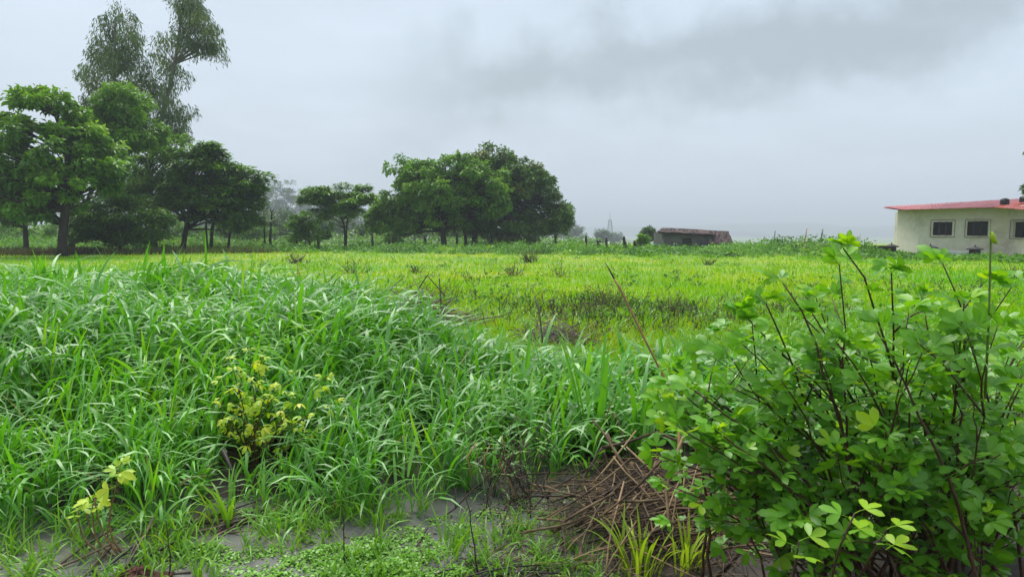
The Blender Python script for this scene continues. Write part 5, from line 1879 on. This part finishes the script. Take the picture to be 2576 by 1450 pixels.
# thin dead stalks standing in the water
for pts, lab in ((((866, 1425), (864, 1350), (858, 1270)), 'thin straight dead stalk standing in the water at bottom centre-left'),
                 (((424, 1455), (428, 1390), (416, 1310)), 'kinked black dead stalk beside the reed raft at the bottom'),
                 (((266, 1300), (256, 1230), (252, 1172)), 'black dead stalk just left of the taller yellow seedling stem'),
                 (((1205, 1452), (1190, 1340), (1170, 1230)), 'dark crooked stalk in front of the black dead bush')):
    g = G(*pts[0]); g[2] = -.03
    m = MB()
    Q = np.array([g] + [W(px, py, g[1] + .02) for px, py in pts[1:]])
    t = np.linspace(0, 2, 9)
    Q = np.stack([np.interp(t, np.arange(3), Q[:, j]) for j in range(3)], -1) + rng.normal(0, .004, (9, 3))
    tubes(m, Q, .0038 * np.linspace(1.2, .5, 9)[None], 5, tint=.15)
    for _ in range(3):
        k = rng.integers(4, 8)
        tubes(m, curve(Q[k], Q[k] + rng.normal(0, .025, 3) + [0, 0, .02], 3), .002, 4, tint=.1)
    tag(m.build('dead_stalk', MAT['dead'], None, origin=g), lab, 'dead stalk', 'dead stalks in the puddle')

# two dry stems standing behind the grass crest
for pts, d_, lab in ((((746, 720), (750, 655)), 9.8, 'pale dry stem standing above the tall grass crest, left of centre'), (((758, 712), (748, 668)), 9.9, 'second pale dry stem crossing the first above the grass crest')):
    a, b = W(*pts[0], d_), W(*pts[1], d_)
    a = a + (a - b) * 2.0
    a[2] = max(a[2], 0.02)
    m = MB(); tubes(m, curve(a, b, 5), .010 * np.linspace(1, .6, 5)[None], 5, tint=.7)
    tag(m.build('dry_stem', MAT['cane'], None, origin=a), lab, 'dry stem', 'dry stems on the crest')

# clod of red soil at the bottom edge
g = G(345, 1462)
r_ = np.random.default_rng(5)
m = MB()
u = np.linspace(0, 2 * math.pi, 28, endpoint=False)
v = np.linspace(0, math.pi / 2, 9)
Vv = []
for b_ in v:
    for a_ in u:
        s = 1 + .22 * math.sin(3 * a_ + 2 * b_) * math.cos(b_) + r_.normal(0, .09)
        Vv.append((math.cos(a_) * math.cos(b_) * .13 * s, math.sin(a_) * math.cos(b_) * .10 * s, math.sin(b_) * .065 * s + -.015))
Vv = np.array(Vv) + g
i = np.arange(len(Vv)).reshape(9, 28)
m.add(Vv, np.stack([i[:-1], np.roll(i[:-1], -1, 1), np.roll(i[1:], -1, 1), i[1:]], -1).reshape(-1, 4))
tag(m.build('soil_clod', MAT['clod'], None, smooth=False, origin=g), 'crumbly reddish brown clod of soil at the bottom edge', 'soil clod')

# ------------------------------------------------------------------ rain haze
hm, ht_ = new_mat('rain_haze')
ho = N(ht_, 'ShaderNodeOutputMaterial')
hv = N(ht_, 'ShaderNodeVolumePrincipled', i_Density=0.0009, i_Anisotropy=0.0)
hv.inputs['Color'].default_value = (0.88, 0.95, 1.0, 1)
L(ht_, hv.outputs[0], ho.inputs['Volume'])
hb = MB()
hb.box((0, 0, 18), (8400, 8400, 88))
tag(hb.build('haze', hm, None, smooth=False), 'thin rain haze over the whole field', 'haze', None, 'stuff')

for o in bpy.data.objects:
    if '_w' in o:
        del o['_w']
